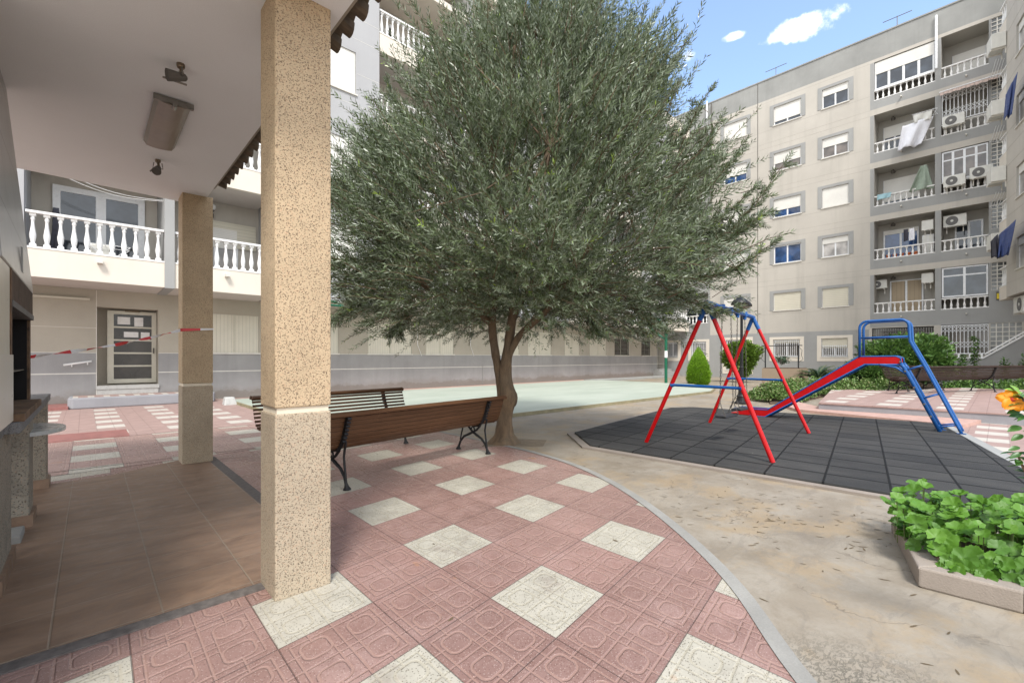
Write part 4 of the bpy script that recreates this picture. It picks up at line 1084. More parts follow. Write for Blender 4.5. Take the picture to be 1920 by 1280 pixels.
m = MB(); m.box(X0 - .5, 5.60, 1.052, X0 - .035, 5.619, 1.75); m.box(X0 - .5, 4.162, 1.75, X0 - .01, 5.60, 1.758); m.box(X0 - 1.0, 4.0, 1.05, X0 - .95, 5.72, 1.95); m.box(X0 - .95, 4.16, 1.055, X0 - .51, 5.62, 1.06); m.box(X0 - .95, 5.62, 1.05, X0 - .5, 5.7, 1.95); m.box(X0 - .95, 4.1, 1.05, X0 - .5, 4.16, 1.95); m.build('firebox', M['soot'], BQ)
m = MB(); m.box(X0 - .9, 4.2, 1.3, X0 - .05, 5.6, 1.306); m.build('grill_shelf', M['steel'], BQ)
m = MB(); m.hexa([(X0 - .7, 3.7, 1.95), (X0 - .0, 3.7, 1.95), (X0 - .0, 5.66, 1.95), (X0 - .7, 5.74, 1.95), (X0 - .7, 3.9, 3.552), (-.475, 3.9, 3.552), (-.475, 5.42, 3.552), (X0 - .7, 5.5, 3.552)])
hd = m.build('hood', M['hood'], BQ, bevel=.01)
m = MB(); m.box(X0 - .012, 4.80, 2.02, X0 + .0, 4.86, 2.2); m.build('damper', M['hood'], hd)
m = MB(); m.box(X0 - .5, 2.2, 0, X0 - .12, 3.94, .93); m.box(X0 - .55, 2.2, .93, X0 - .03, 4.1, .985); m.build('counter', M['granite'], BQ)
m = MB(); m.box(X0 - .5, 2.2, .986, X0 - .06, 4.0, 1.02); m.build('worktop', M['marble'], BQ)
m = MB(); m.box(X0 - .5, 2.2, 1.02, X0 + .01, 4.095, 1.42); m.build('splash_wall', M['ceramic'], BQ)
m = MB(); m.box(X0 - .5, 2.2, 1.421, X0 - .005, 4.095, 1.945); m.build('cabinet_front', M['doorframe'], BQ)
# half-round shelves
def half_disc(y, r, z0, z1, name, x=X0, mat='marble'):
    pts = [(x + r * .75 * math.sin(PI * i / 16), y - r * math.cos(PI * i / 16)) for i in range(17)] + [(x - .3, y + r), (x - .3, y - r)]
    m = MB(); m.prism(pts, z0, z1); m.build(name, M[mat], BQ, bevel=.004)
half_disc(5.88, .42, .745, .78, 'round_shelf', -.46)
m = MB(); m.box(-.8, 5.0, .0, -.365, 5.3, .07); m.build('base_block', M['edging'], BQ, bevel=.01)
# things in the hearth
t = thing('jug', 'small white handled jug standing in the barbecue opening', 'jug', (-.48, 4.45, 1.06))
m = MB(); m.lathe([(.05, 0), (.062, .02), (.064, .1), (.05, .15), (.055, .17)], -.48, 4.45, 1.06, 16); m.build('body', M['ceramic'], t, smooth=True)
m = MB(); m.tube([(-.48, 4.51, 1.20), (-.48, 4.55, 1.19), (-.48, 4.56, 1.14), (-.48, 4.51, 1.10)], .008, 6); m.build('handle', M['ceramic'], t)
t0 = MB(); t0.lathe([(.03, 0), (.085, .03), (.09, .045), (.08, .045), (.02, .015)], 0, 0, 0, 16)
bw = None
for i in range(3):
    if bw is None: bw = tag(t0.build('bowl', M['bush'] if False else M['cloth_g'], smooth=True), 'green bowl stacked on the grill shelf in the barbecue', 'bowl', 'green bowls stacked in the barbecue'); o = bw
    else: o = bw.copy(); COL.objects.link(o)
    o.location = (-.5, 4.38, 1.31 + .075 * i)

# barrier tape
P0, P1, P2 = Vector((-.39, 5.75, 1.405)), Vector((.893, 7.24, 1.765)), Vector((1.245, 7.23, 1.79))
m = MB(); vs = []; n = 60; pts = []
for i in range(n + 1):
    s = i / n; p = P0.lerp(P1, s); p.z -= .035 * math.sin(PI * s); pts.append(p)
tang = (P1 - P0).normalized(); side = Vector((0, 0, 1)); fw_ = Vector((tang.y, -tang.x, 0))
for i, p in enumerate(pts):
    a = i * .21; w = .010 + .009 * abs(math.sin(i * .35)); v = side * math.cos(a) + fw_ * math.sin(a); vs += [tuple(p - v * w), tuple(p + v * w)]
m.add(vs, [(2 * i, 2 * i + 2, 2 * i + 3, 2 * i + 1) for i in range(n)])
m.add([(.893, 7.238, 1.745), (1.247, 7.238, 1.78), (1.247, 7.238, 1.80), (.893, 7.238, 1.785)], [(0, 1, 2, 3)])
m.add([(1.248, 7.238, 1.78), (1.248, 7.61, 1.78), (1.248, 7.61, 1.80), (1.248, 7.238, 1.80)], [(0, 1, 2, 3)])
o = m.build('barrier_tape', M['tape'], uv=lambda x, y: (x * 1.0 + y, 0), loc=tuple(P1)); tag(o, 'red and white barrier tape stretched from the barbecue to the rear pillar', 'barrier tape')
s_ = o.modifiers.new('s', 'SOLIDIFY'); s_.thickness = .001

# ------------------------------------------------------------------ benches
def bench(label, loc, rz, L=2.9, hb=.80, matw='wood', back_gap=.002, frames=(.36, .36), group='slatted benches'):
    """x along the bench, +y towards its front, origin under the rear foot line"""
    t = thing('park_bench', label, 'bench', (0, 0, 0), group); s = hb / .80
    seat = [(.50, .385), (.515, .425), (.46, .438), (.405, .434), (.35, .426), (.295, .418), (.24, .414)]
    back = [(.185, .425), (.14, .455), (.11, .50), (.088, .548), (.070, .597), (.054, .646), (.038, .695), (.022, .744)]
    def slat(c, d, w, th_):
        n = Vector((d[1], -d[0])); dd = Vector(d)
        cs = [Vector(c) + dd * a * w / 2 + n * b * th_ / 2 for a, b in ((-1, -1), (1, -1), (1, 1), (-1, 1))]
        mm.extr(lambda p, a: (a, p[0] * s, p[1] * s), [(q.x, q.y) for q in cs], -L / 2, L / 2)
    def runs(pts, gap):
        for i in range(len(pts)):
            a = pts[max(i - 1, 0)]; b = pts[min(i + 1, len(pts) - 1)]
            d = (Vector(b) - Vector(a)).normalized()
            slat(pts[i], (d.x, d.y), .050 - gap, .024)
    mm = MB(); runs(seat, .012); mm.build('seat', M[matw], t, bevel=.004)
    mm = MB(); runs(back, back_gap)
    mm.extr(lambda p, a: (a, p[0] * s, p[1] * s), [(.04, .765), (.06, .80), (.03, .822), (-.02, .825), (-.055, .80), (-.045, .775), (-.01, .79)], -L / 2 - .01, L / 2 + .01)
    mm.build('backrest', M[matw], t, bevel=.004)
    for x in (-L / 2 + frames[0], L / 2 - frames[1]):
        m = MB(); T = lambda pts, r: m.tube([(x, a * s, b * s) for a, b in pts], r, 8)
        T([(0.0, .012), (.02, .06), (.05, .13), (.13, .21), (.24, .262), (.30, .29), (.37, .35), (.43, .40)], [.030, .018, .016, .017, .020, .017, .016, .018])
        T([(.60, .012), (.585, .06), (.555, .13), (.48, .21), (.36, .262), (.30, .29), (.22, .33), (.15, .40)], [.030, .018, .016, .017, .020, .017, .016, .018])
        T([(.02, .50), (.045, .42), (.06, .34), (.05, .26), (.035, .17), (.02, .06)], .013)
        T([(.49, .40), (.51, .33), (.535, .25), (.56, .15)], .011)
        T([(.30 + .032 * math.cos(a * PI / 6), .325 + .045 * math.sin(a * PI / 6)) for a in range(13)], .010)
        T([(.52, .40), (.40, .40), (.26, .385), (.17, .40), (.11, .455), (.07, .53), (.045, .60), (.02, .68), (-.002, .75), (.01, .775)], [.014, .018, .018, .020, .024, .026, .024, .022, .020, .016])
        for k in range(7):
            a, b = (.095 - .016 * k, .50 + .042 * k); m.tube([(x - .022, (a - .035) * s, b * s), (x + .022, (a - .035) * s, b * s)], .018, 7)
        for a in (0, .60): m.lathe([(.042, 0), (.04, .012), (.025, .03)], x, a * s, .002, 10)
        m.build('leg', M['black'], t, smooth=False)
    t.location = loc; t.rotation_euler = (0, 0, rz); return t
# bench 1: rear feet on (2.03,4.72) .. (4.32,5.09)
r1 = math.atan2(.37, 2.29)
bench('brown slatted bench seen from behind between the front pillar and the tree', (3.135, 4.895, .006), r1, 3.0, .80)
r2 = math.atan2(.27, 2.34)
bench('brown slatted bench facing the camera beyond the first bench, beside the green court', (2.86, 7.12, .014), r2 + PI, 2.45, .84, 'wood', .022)
r3 = math.atan2(.17 - 1.85, 22.53 - 18.83)
bench('long dark bench seen from behind on the raised terrace at the right edge', (21.9, .45, .235), r3, 6.9, .88, 'wood_dark', .014, (.4, 2.6), 'terrace benches')
bench('second terrace bench facing the playground, its end showing left of the long bench', (21.9, 2.35, .235), r3 + PI, 2.6, .86, 'wood_dark', .02, group='terrace benches')

# ------------------------------------------------------------------ swing set
SW = thing('swing_set', 'red and blue double swing frame on the black rubber mat', 'swing set', (8, 3, .055))
zt = 2.2; A = [(6.54, 3.86), (6.45, 1.99)]; B = [(9.47, 4.12), (9.42, 2.32)]
def apex(F): return Vector(((F[0][0] + F[1][0]) / 2, (F[0][1] + F[1][1]) / 2 + .0, zt))
ap1 = Vector((6.5, 2.86, 2.19)); ap2 = Vector((9.45, 3.27, 2.19))
for F, ap in ((A, ap1), (B, ap2)):
    for f in F:
        a = ap + (Vector((f[0], f[1], .05)) - ap) * .10; b = Vector((f[0], f[1], .055))
        m = MB(); m.tube([a, b], .031, 12); m.build('leg', M['red'], SW)
        m = MB(); m.tube([ap + Vector((0, 0, .0)), a + (b - a).normalized() * .03], .036, 12); m.build('leg_socket', M['blue'], SW)
    k = (2.19 - .99) / 2.14
    a = ap.lerp(Vector((F[0][0], F[0][1], .05)), k); b = ap.lerp(Vector((F[1][0], F[1][1], .05)), k)
    m = MB(); m.tube([a, a + (b - a) * .05, a + (b - a) * .95, b], [.040, .021, .021, .040], 12); m.build('cross_bar', M['blue'], SW)
d = (ap2 - ap1).normalized()
m = MB(); m.tube([ap1 - d * .06, ap2 + d * .06], .036, 12)
m.tube([ap1 - Vector((0, 0, .02)), ap1 + d * .35 - Vector((0, 0, .0))], .03, 8)
m.build('top_beam', M['blue'], SW)
def at(x): return ap1 + (ap2 - ap1) * ((x - 6.5) / 2.95)
def chain(m, p, q, n):
    """links as short alternating flat loops"""
    p, q = Vector(p), Vector(q); L = (q - p).length; n = max(4, int(L / .038)); dd = (q - p) / n
    e1 = Vector((1, .15, 0)).normalized(); e2 = Vector((-.15, 1, 0)).normalized()
    for i in range(n):
        a = p + dd * (i - .12); b = p + dd * (i + 1.12); e = e1 if i % 2 else e2; w = .0085
        m.tube([a + e * 0, a + dd * .25 + e * w, b - dd * .25 + e * w, b, b - dd * .25 - e * w, a + dd * .25 - e * w, a], .0038, 4, False)
def swing(x0, x1, zs, label, dy=0.):
    t = thing('swing', label, 'swing', ((x0 + x1) / 2, 3.0, zs), 'chain swings on the frame')
    xm = (x0 + x1) / 2; ym = at(xm).y + dy
    m = MB(); m.box(xm - .24, ym - .085, zs - .02, xm + .24, ym + .085, zs + .015); m.build('seat', M['rubberseat'], t, bevel=.01)
    for x in (x0, x1):
        tp = at(x); c = Vector((x, ym, zs + .22)); m = MB()
        chain(m, tp - Vector((0, 0, .06)), c, 0); chain(m, c, (x, ym - .08, zs + .02), 0); chain(m, c, (x, ym + .08, zs + .02), 0)
        m.build('chain', M['chain'], t)
        m = MB(); m.lathe([(.03, -.09), (.03, -.05), (.045, -.04), (.045, .05)], tp.x, tp.y, tp.z, 10); m.build('hanger', M['blue'], t)
swing(7.28, 7.80, .47, 'black swing seat on chains, nearer of the two on the red frame')
swing(8.25, 8.78, .50, 'black swing seat on chains, farther of the two on the red frame')

# ------------------------------------------------------------------ slide
SL = thing('playground_slide', 'red slide with blue rails and blue tubular ladder on the rubber mat', 'slide', (11.5, 2, .055))
XN, XF = 11.35, 11.73
top = [(4.31, .21), (3.62, .215), (1.93, 1.43), (1.36, 1.435), (1.29, 1.40), (1.28, 1.29)]
bot = [(4.25, .06), (3.66, .06), (1.84, 1.285), (1.28, 1.285)]
for x in (XN, XF):
    m = MB(); out = top[:5] + [(1.29, 1.29)] + bot[::-1][0:]
    out = [(4.31, .21), (3.62, .215), (1.93, 1.43), (1.36, 1.43), (1.29, 1.40), (1.29, 1.29), (1.84, 1.29), (3.66, .06), (4.25, .06)]
    # concave outline: build as strips
    tops = [(4.31, .20), (3.62, .205), (1.93, 1.42), (1.30, 1.42)]; bots = [(4.25, .065), (3.66, .065), (1.84, 1.29), (1.30, 1.29)]
    for i in range(3):
        m.hexa([(x - .006, *tops[i]), (x - .006, *tops[i + 1]), (x - .006, *bots[i + 1]), (x - .006, *bots[i]), (x + .006, *tops[i]), (x + .006, *tops[i + 1]), (x + .006, *bots[i + 1]), (x + .006, *bots[i])])
    m.build('side_panel', M['red'], SL)
    m = MB(); m.tube([(x, *p) for p in [(4.36, .19)] + top], .014, 10); m.build('rail', M['blue'], SL, smooth=True)
    m = MB(); m.tube([(x, *p) for p in [(4.0, .055), (3.67, .050), (1.83, 1.272), (1.30, 1.272)]], .017, 10); m.build('bottom_rail', M['blue'], SL, smooth=True)
m = MB()
for i in range(3):
    b = [(4.42, .08), (3.66, .09), (1.84, 1.31), (1.30, 1.31)]
    m.hexa([(XN, *b[i]), (XN, *b[i + 1]), (XF, *b[i + 1]), (XF, *b[i]), (XN, b[i][0], b[i][1] + .012), (XN, b[i + 1][0], b[i + 1][1] + .012), (XF, b[i + 1][0], b[i + 1][1] + .012), (XF, b[i][0], b[i][1] + .012)])
m.build('chute', M['red'], SL)
for x in (XN + .0, XF):
    m = MB(); m.tube([(x, 1.29, 1.30), (x, 1.24, 1.22), (x, .74, .06)], .032, 12); m.build('ladder_stringer', M['blue'], SL, smooth=True)
    hoop = [(x, 1.92, 1.42), (x, 1.92, 1.98)] + [(x, 1.92 - .13 * (1 - math.cos(a * PI / 12)), 1.98 + .13 * math.sin(a * PI / 12) + .02) for a in range(1, 7)] + \
           [(x, 1.30, 2.135)] + [(x, 1.30 - .13 * math.sin(a * PI / 12), 2.135 - .13 * (1 - math.cos(a * PI / 12))) for a in range(1, 7)] + [(x, 1.155, 1.72), (x, .94, 1.23), (x, .50, .16), (x, .46, .06)]
    m = MB(); m.tube(hoop, .024, 10); m.build('handrail', M['blue'], SL, smooth=True)
    m = MB(); m.tube([(x, 1.92, 1.80), (x, 1.165, 1.81)], .018, 8); m.build('mid_rail', M['blue'], SL, smooth=True)
    m = MB(); m.tube([(x, 1.62, 1.27), (x, 1.36, 1.22), (x, 1.16, 1.06)], .020, 8); m.build('brace', M['blue'], SL, smooth=True)
    for k, (a, b) in enumerate((((1.215, 1.17), (.97, 1.27)), ((.99, .64), (.76, .74)), ((.79, .13), (.53, .20)))):
        m = MB(); m.tube([(x, *a), (x, *b)], .014, 8); m.build('tread_side', M['blue'], SL, smooth=True)
for k, (a, b) in enumerate((((1.215, 1.17), (.97, 1.27)), ((.99, .64), (.76, .74)), ((.79, .13), (.53, .20)))):
    for f in (.05, .95):
        m = MB(); p = (a[0] + (b[0] - a[0]) * f, a[1] + (b[1] - a[1]) * f); m.tube([(XN, *p), (XF, *p)], .015, 8); m.build('rung', M['blue'], SL)
for (y, z_) in ((1.22, 1.15), (1.09, .85), (.95, .55), (.86, .33), (1.29, 1.33)):
    m = MB(); m.tube([(XN - .045, y, z_), (XN - .02, y, z_)], .018, 8); m.build('bolt', M['steel'], SL)
m = MB(); m.box(XN - .035, .40, .055, XN + .035, .52, .062); m.box(XF - .035, .68, .055, XF + .035, .8, .062); m.build('foot_plate', M['blue'], SL)

# ------------------------------------------------------------------ street lamp, post, well planter
t = thing('street_lamp', 'black double headed lamp post behind the swing frame', 'street lamp', (14.62, 5.38, 0))
m = MB(); m.lathe([(.20, 0), (.20, .05), (.16, .09), (.13, .2), (.15, .23), (.10, .30), (.085, .5), (.10, .53), (.06, .58), (.055, 1.1), (.07, 1.12), (.045, 1.15), (.038, 2.95), (.05, 2.98), (.02, 3.2)], 14.62, 5.38, 0, 16); m.build('post', M['black'], t, smooth=False)
for sx in (-1, 1):
    q = Vector((14.62, 5.38, 0)); e = (Vector((.6822, .7312, 0)) * .8 + Vector((.7312, -.6822, 0)) * .55).normalized() * sx
    m = MB(); m.tube([q + Vector((0, 0, 2.95)), q + e * .1 + Vector((0, 0, 3.22)), q + e * .28 + Vector((0, 0, 3.28)), q + e * .33 + Vector((0, 0, 3.18))], .016, 8); m.build('arm', M['black'], t)
    c = q + e * .33
    m = MB(); m.lathe([(.02, .20), (.09, .18), (.19, .11), (.245, .03), (.25, -.02), (.24, -.02)], c.x, c.y, 3.02, 20); m.build('lamp_shade', M['black'], t, smooth=True)
    m = MB(); m.lathe([(.17, -.02), (.15, -.07), (.08, -.10), (.01, -.11)], c.x, c.y, 3.02, 16); m.build('lamp_glass', M['lampglass'], t, smooth=True)
t = thing('basketball_post', 'dark green steel post with a white notice at the end of the court', 'post', (22.3, 12.0, .089))
m = MB(); m.tube([(22.3, 12.0, .089), (22.3, 12.0, 3.0), (22.1, 12.4, 3.5), (21.8, 13.2, 3.6)], .075, 12); m.tube([(22.3, 12.0, 2.35), (21.9, 13.1, 3.3)], .05, 8); m.build('post', M['darkgreen'], t)
m = MB(); m.tube([(22.3, 12.0, 1.42), (22.3, 12.0, 1.78)], .082, 14); m.build('notice', M['paper'], t)
m = MB(); m.box(21.0, 13.1, 3.2, 22.6, 13.16, 4.2); m.build('backboard', M['white'], t)
t = thing('decorative_well', 'square planter clad in bamboo screen with black iron arch', 'planter', (23.4, 6.8, 0))
m = MB(); m.box(22.95, 6.02, 0, 24.3, 7.55, .93); m.build('bamboo_cladding', M['bamboo'], t)
m = MB(); m.box(23.0, 6.07, .93, 24.25, 7.5, .95); m.build('soil', M['soil'], t)
m = MB()
for y in (6.1, 7.45): m.tube([(23.1, y, .93), (23.1, y, 1.98)], .028, 8)
m.tube([(23.1, 5.95, 1.96), (23.1, 7.6, 1.96)], .02, 8)
for y, s in ((6.1, -1), (7.45, 1)): m.tube([(23.1, y + s * .0, 1.92), (23.1, y + s * .14, 1.75), (23.1, y + s * .12, 1.5), (23.1, y + s * .18, 1.35), (23.1, y, 1.2)], .010, 6)
m.build('iron_arch', M['black'], t)
t = thing('hanging_pot', 'small pot with drooping plant hanging from the iron arch', 'hanging pot', (23.1, 6.75, 1.3))
m = MB(); m.lathe([(.09, 0), (.15, .2), (.16, .22)], 23.1, 6.75, 1.12, 12); m.build('pot', M['joint'], t)
m = MB(); m.tube([(23.1, 6.75, 1.96), (23.1, 6.75, 1.33)], .008, 5); m.build('chain', M['chain'], t)
HANG = t

# ------------------------------------------------------------------ foliage tools
def leafmesh(name, P_, D, Nn, Ln, Wd, mat, parent=None, loc=None, var=None, curl=.0, mats=None, taper=.42):
    """P_ base points, D unit directions, Nn approximate normals; four-corner leaves"""
    D = D / np.linalg.norm(D, axis=1, keepdims=True)
    S = np.cross(D, Nn); S /= np.maximum(np.linalg.norm(S, axis=1, keepdims=True), 1e-6)
    U = np.cross(S, D)
    n = len(P_); Ln = Ln[:, None]; Wd = Wd[:, None]
    mid = P_ + D * Ln * taper + U * Wd * .18
    V = np.stack([P_, mid + S * Wd * .5, P_ + D * Ln - U * Ln * curl, mid - S * Wd * .5], 1).reshape(-1, 3)
    o3 = np.array(org(parent) if loc is None else loc); V = V - o3
    me = bpy.data.meshes.new(name); me.vertices.add(4 * n); me.vertices.foreach_set('co', V.astype(np.float32).ravel())
    me.loops.add(4 * n); me.loops.foreach_set('vertex_index', np.arange(4 * n, dtype=np.int32)); me.polygons.add(n)
    me.polygons.foreach_set('loop_start', np.arange(0, 4 * n, 4, dtype=np.int32))
    me.update(calc_edges=True)
    at_ = me.attributes.new('var', 'FLOAT', 'FACE'); at_.data.foreach_set('value', (RNG.random(n) if var is None else var).astype(np.float32))
    me.materials.append(M[mat])
    o = bpy.data.objects.new(name, me); COL.objects.link(o)
    if parent: o.parent = parent; ORG[o.name] = org(parent)
    else: o.location = tuple(o3)
    return o
def rdir(n):
    v = RNG.normal(size=(n, 3)); return v / np.linalg.norm(v, axis=1, keepdims=True)

def shrub(name, label, cat, c, rad, n, L, W, mat, group=None, stems=6, shape=None, lumps=10, lump_r=.45, up=.3, var=None, base=None):
    """lumpy crown of separate leaves over stems"""
    c = np.array(c); rad = np.array(rad)
    t = thing(name, label, cat, (c[0], c[1], base if base is not None else c[2] - rad[2]), group)
    lc = rdir(lumps) * (RNG.random((lumps, 1)) ** .4) * .62
    idx = RNG.integers(0, lumps, n)
    q = lc[idx] + rdir(n) * lump_r * (RNG.random((n, 1)) ** .33)
    nr = np.linalg.norm(q, axis=1, keepdims=True); q = q / np.maximum(nr, 1.) 
    if shape is not None: q = shape(q)
    P_ = c + q * rad
    D = rdir(n) * .7 + q + np.array([0, 0, up])
    leafmesh('foliage', P_, D, rdir(n) * .6 + np.array([0, 0, 1.]), L * RNG.uniform(.6, 1.25, n), W * RNG.uniform(.7, 1.2, n), mat, t, var=var)
    m = MB(); b0 = org(t)
    for i in range(stems):
        e = c + lc[i % lumps] * rad * .8; p0_ = Vector((b0.x + random.uniform(-.08, .08) * rad[0] * 3, b0.y + random.uniform(-.08, .08) * rad[1] * 3, b0.z))
        m.tube([p0_, p0_.lerp(Vector(e), .5) + Vector((0, 0, .05)), Vector(e)], [.025, .018, .006], 5)
    m.build('stem', M['bark'], t)
    return t

# ------------------------------------------------------------------ olive tree
TR = thing('olive_tree', 'large round olive tree with forked trunk growing at the patio edge', 'tree', (5.03, 5.58, 0))
fwd = Vector((.6822, .7312, 0)); rgt = Vector((.7312, -.6822, 0))
def tp(r, f, z): return Vector((5.03, 5.58, 0)) + rgt * r + fwd * f + Vector((0, 0, z))
def limb(m, pts, rs, seg=14, wob=.0):
    P_ = smooth([tuple(p) + (r,) for p, r in zip(pts, rs)], 5)
    m.tube([p[:3] for p in P_], [p[3] for p in P_], seg)
m = MB()
limb(m, [tp(0, 0, -.03), tp(0, 0, .05), tp(.0, 0, .16), tp(.01, 0, .40), tp(.04, 0, .62), tp(.08, 0, .74), tp(.03, 0, .95), tp(.02, 0, 1.2), tp(.05, .02, 1.45), tp(.09, .04, 1.75), tp(.14, .06, 2.15), tp(.16, .1, 2.6), tp(.22, .2, 3.3)],
     [.34, .24, .16, .125, .13, .145, .115, .105, .09, .078, .075, .065, .04])
limb(m, [tp(-.10, .02, .35), tp(-.06, .03, .75), tp(-.09, .04, 1.15), tp(-.15, .05, 1.5), tp(-.20, .08, 1.85), tp(-.20, .1, 2.2), tp(-.12, .15, 2.6), tp(.0, .3, 3.4)], [.03, .055, .07, .07, .066, .064, .055, .03])
limb(m, [tp(.06, 0, 1.35), tp(.22, -.08, 1.72), tp(.48, -.18, 1.98), tp(.72, -.28, 2.2), tp(.95, -.4, 2.6), tp(1.4, -.6, 3.2), tp(1.8, -.7, 3.9)], [.05, .055, .055, .055, .05, .04, .02])
limb(m, [tp(.12, .05, 1.95), tp(.22, .12, 2.25), tp(.42, .3, 2.6), tp(.7, .6, 3.2), tp(.9, .9, 4.2), tp(1.0, 1.0, 5.3)], [.05, .06, .058, .05, .04, .02])
limb(m, [tp(-.20, .08, 1.95), tp(-.45, .05, 2.15), tp(-.9, -.1, 2.3), tp(-1.5, -.3, 2.75), tp(-2.0, -.4, 3.3)], [.06, .055, .05, .04, .02])
limb(m, [tp(-.2, .1, 2.4), tp(-.45, .5, 2.9), tp(-.9, .9, 3.6), tp(-1.1, 1.1, 4.6)], [.06, .06, .05, .025])
limb(m, [tp(.0, .1, 2.6), tp(.0, -.2, 3.3), tp(-.1, -.5, 4.3), tp(.1, -.6, 5.5), tp(.2, -.5, 6.6)], [.06, .06, .05, .04, .015])
limb(m, [tp(.16, .1, 2.6), tp(.3, -.6, 3.0), tp(.5, -1.3, 3.5), tp(.6, -1.9, 4.0)], [.05, .05, .04, .02])
limb(m, [tp(.22, .2, 3.2), tp(.4, .2, 4.2), tp(.5, .1, 5.4), tp(.45, 0, 6.8), tp(.5, 0, 7.6)], [.05, .045, .04, .025, .01])
TRK = m.build('trunk', M['bark'], TR, smooth=True)
tx = bpy.data.textures.new('bark_lumps', 'CLOUDS'); tx.noise_scale = .16
dm = TRK.modifiers.new('d', 'DISPLACE'); dm.texture = tx; dm.strength = .03; dm.texture_coords = 'LOCAL'

def env(z):  # crown half-width by height
    zz = [1.65, 1.9, 2.3, 2.9, 3.6, 4.4, 5.2, 6.0, 6.8, 7.5, 8.1]; rr = [1.6, 2.35, 2.75, 2.95, 2.92, 2.58, 2.02, 1.42, .88, .4, .15]
    return np.interp(z, zz, rr)
NCL = 150
ca = RNG.random(NCL) * 2 * PI; cz = 2.0 + 5.0 * RNG.random(NCL) ** .85; cr = env(cz) * RNG.uniform(.74, .98, NCL)
NT1, NT2 = 8600, 6200
ci = RNG.integers(0, NCL, NT1)
cen = np.array(tp(.30, .15, 0)); rg = np.array(rgt); fw3 = np.array(fwd)
def crown_pts(a, z, r):
    o_ = np.cos(a)[:, None] * rg + np.sin(a)[:, None] * fw3
    p = cen + o_ * r[:, None] + rg * np.interp(z, [3.8, 6.4], [0, .42])[:, None]; p[:, 2] = z; return p, o_
pc, oc = crown_pts(ca, cz, cr)
B1 = pc[ci] + RNG.normal(size=(NT1, 3)) * np.array([.27, .27, .21]); o1 = oc[ci]
a2 = RNG.random(NT2) * 2 * PI; z2 = 1.8 + 5.2 * RNG.random(NT2) ** .9; r2_ = env(z2) * RNG.uniform(.15, .88, NT2)
B2, o2 = crown_pts(a2, z2, r2_)
a3 = RNG.random(1500) * 2 * PI; B3, o3_ = crown_pts(a3, RNG.uniform(2.1, 2.95, 1500), RNG.uniform(.1, 2.3, 1500))
B0 = np.vstack([B1, B2, B3]); out = np.vstack([o1, o2, o3_]); z = B0[:, 2]
rr_ = np.hypot(B0[:, 0] - cen[0], B0[:, 1] - cen[1])
keep = ~((z < 2.08) & (rr_ < .9 + RNG.random(len(z)) * .3)) & (z > 1.72) & (RNG.random(len(z)) > np.interp(z, [4.8, 6.2], [0, .62]))
B0, out, z = B0[keep], out[keep], z[keep]; n = len(z)
elev = np.interp(z, [1.7, 2.4, 3.2, 5, 7.5], [-.35, .15, .6, 1.2, 2.4])
Dt = out * 1.0 + rdir(n) * .5; Dt[:, 2] += elev
Dt /= np.linalg.norm(Dt, axis=1, keepdims=True); Lt = RNG.uniform(.26, .60, n)
# long sprays that break the outline (r, f, z, direction)
sp = []
def spray(r0, f0, z0, r1, f1, z1, k=9, w=3):
    a_ = np.array(tp(r0, f0, z0)); b_ = np.array(tp(r1, f1, z1)); d_ = (b_ - a_); L = np.linalg.norm(d_); d_ = d_ / L
    sag = np.array([0, 0, -.12 * L])
    for i in range(k):
        t_ = i / k; o_ = a_ + (b_ - a_) * t_ + sag * 4 * t_ * (1 - t_)
        sp.append((o_, d_ + RNG.normal(size=3) * .06 - np.array([0, 0, .25 * (1 - 2 * t_)]) , L / k * 1.25))
        for j in range(w if t_ < .7 else 1): sp.append((o_, d_ + RNG.normal(size=3) * .5, .30 * (1.1 - t_ * .6)))
for q in [(2.7, -1.2, 2.9, 3.83, -1.5, 4.15), (2.5, -1.2, 2.5, 3.66, -1.5, 3.0), (2.34, -.4, 4.5, 3.24, -.5, 5.67), (2.1, -.3, 5.3, 2.9, -.4, 6.5), (2.5, -1.2, 3.1, 3.45, -1.4, 3.8), (2.2, -1.0, 2.5, 3.3, -1.2, 2.1),
          (2.6, -.8, 3.6, 3.5, -1.0, 4.6), (2.5, -.6, 4.0, 3.2, -.9, 5.0), (1.6, 0, 6.2, 2.2, .1, 7.2), (1.2, 0, 6.5, 1.5, 0, 7.5), (.7, 0, 6.7, .7, 0, 7.7), (.2, 0, 6.6, -.1, 0, 7.5), (2.7, -1.0, 3.2, 3.7, -1.3, 3.45), (2.4, -1.5, 2.8, 3.2, -2.0, 3.2),
          (-1.5, .2, 5.3, -2.0, .1, 6.1), (-2.0, 0, 4.7, -2.5, 0, 5.2), (-2.3, 0, 3.9, -2.9, 0, 4.1), (-2.4, 0, 3.0, -3.0, 0, 3.0), (-2.2, -.3, 2.4, -2.8, -.3, 2.0), (-1.4, -.6, 2.2, -1.7, -.7, 1.75), (1.2, -.8, 2.2, 1.4, -.9, 1.75), (1.8, -.8, 2.3, 2.3, -1.0, 1.85), (-.9, .2, 6.0, -1.2, .2, 6.8)]:
    spray(*q)
sB = np.array([s[0] for s in sp]); sD = np.array([s[1] for s in sp]); sD /= np.linalg.norm(sD, axis=1, keepdims=True); sL = np.array([s[2] for s in sp])
B0 = np.vstack([B0, sB]); Dt = np.vstack([Dt, sD]); Lt = np.concatenate([Lt, sL]); n = len(B0)
NL = 26
s = np.linspace(.08, 1.0, NL)[None, :]
droop = np.array([0, 0, -.10])
side = rdir(n); side -= (side * Dt).sum(1, keepdims=True) * Dt; side /= np.linalg.norm(side, axis=1, keepdims=True)
bend = side * .10 + droop
pos = B0[:, None, :] + Dt[:, None, :] * (Lt[:, None] * s)[..., None] + bend[:, None, :] * (s ** 2)[..., None] * Lt[:, None, None]
tw = np.cross(Dt, side)
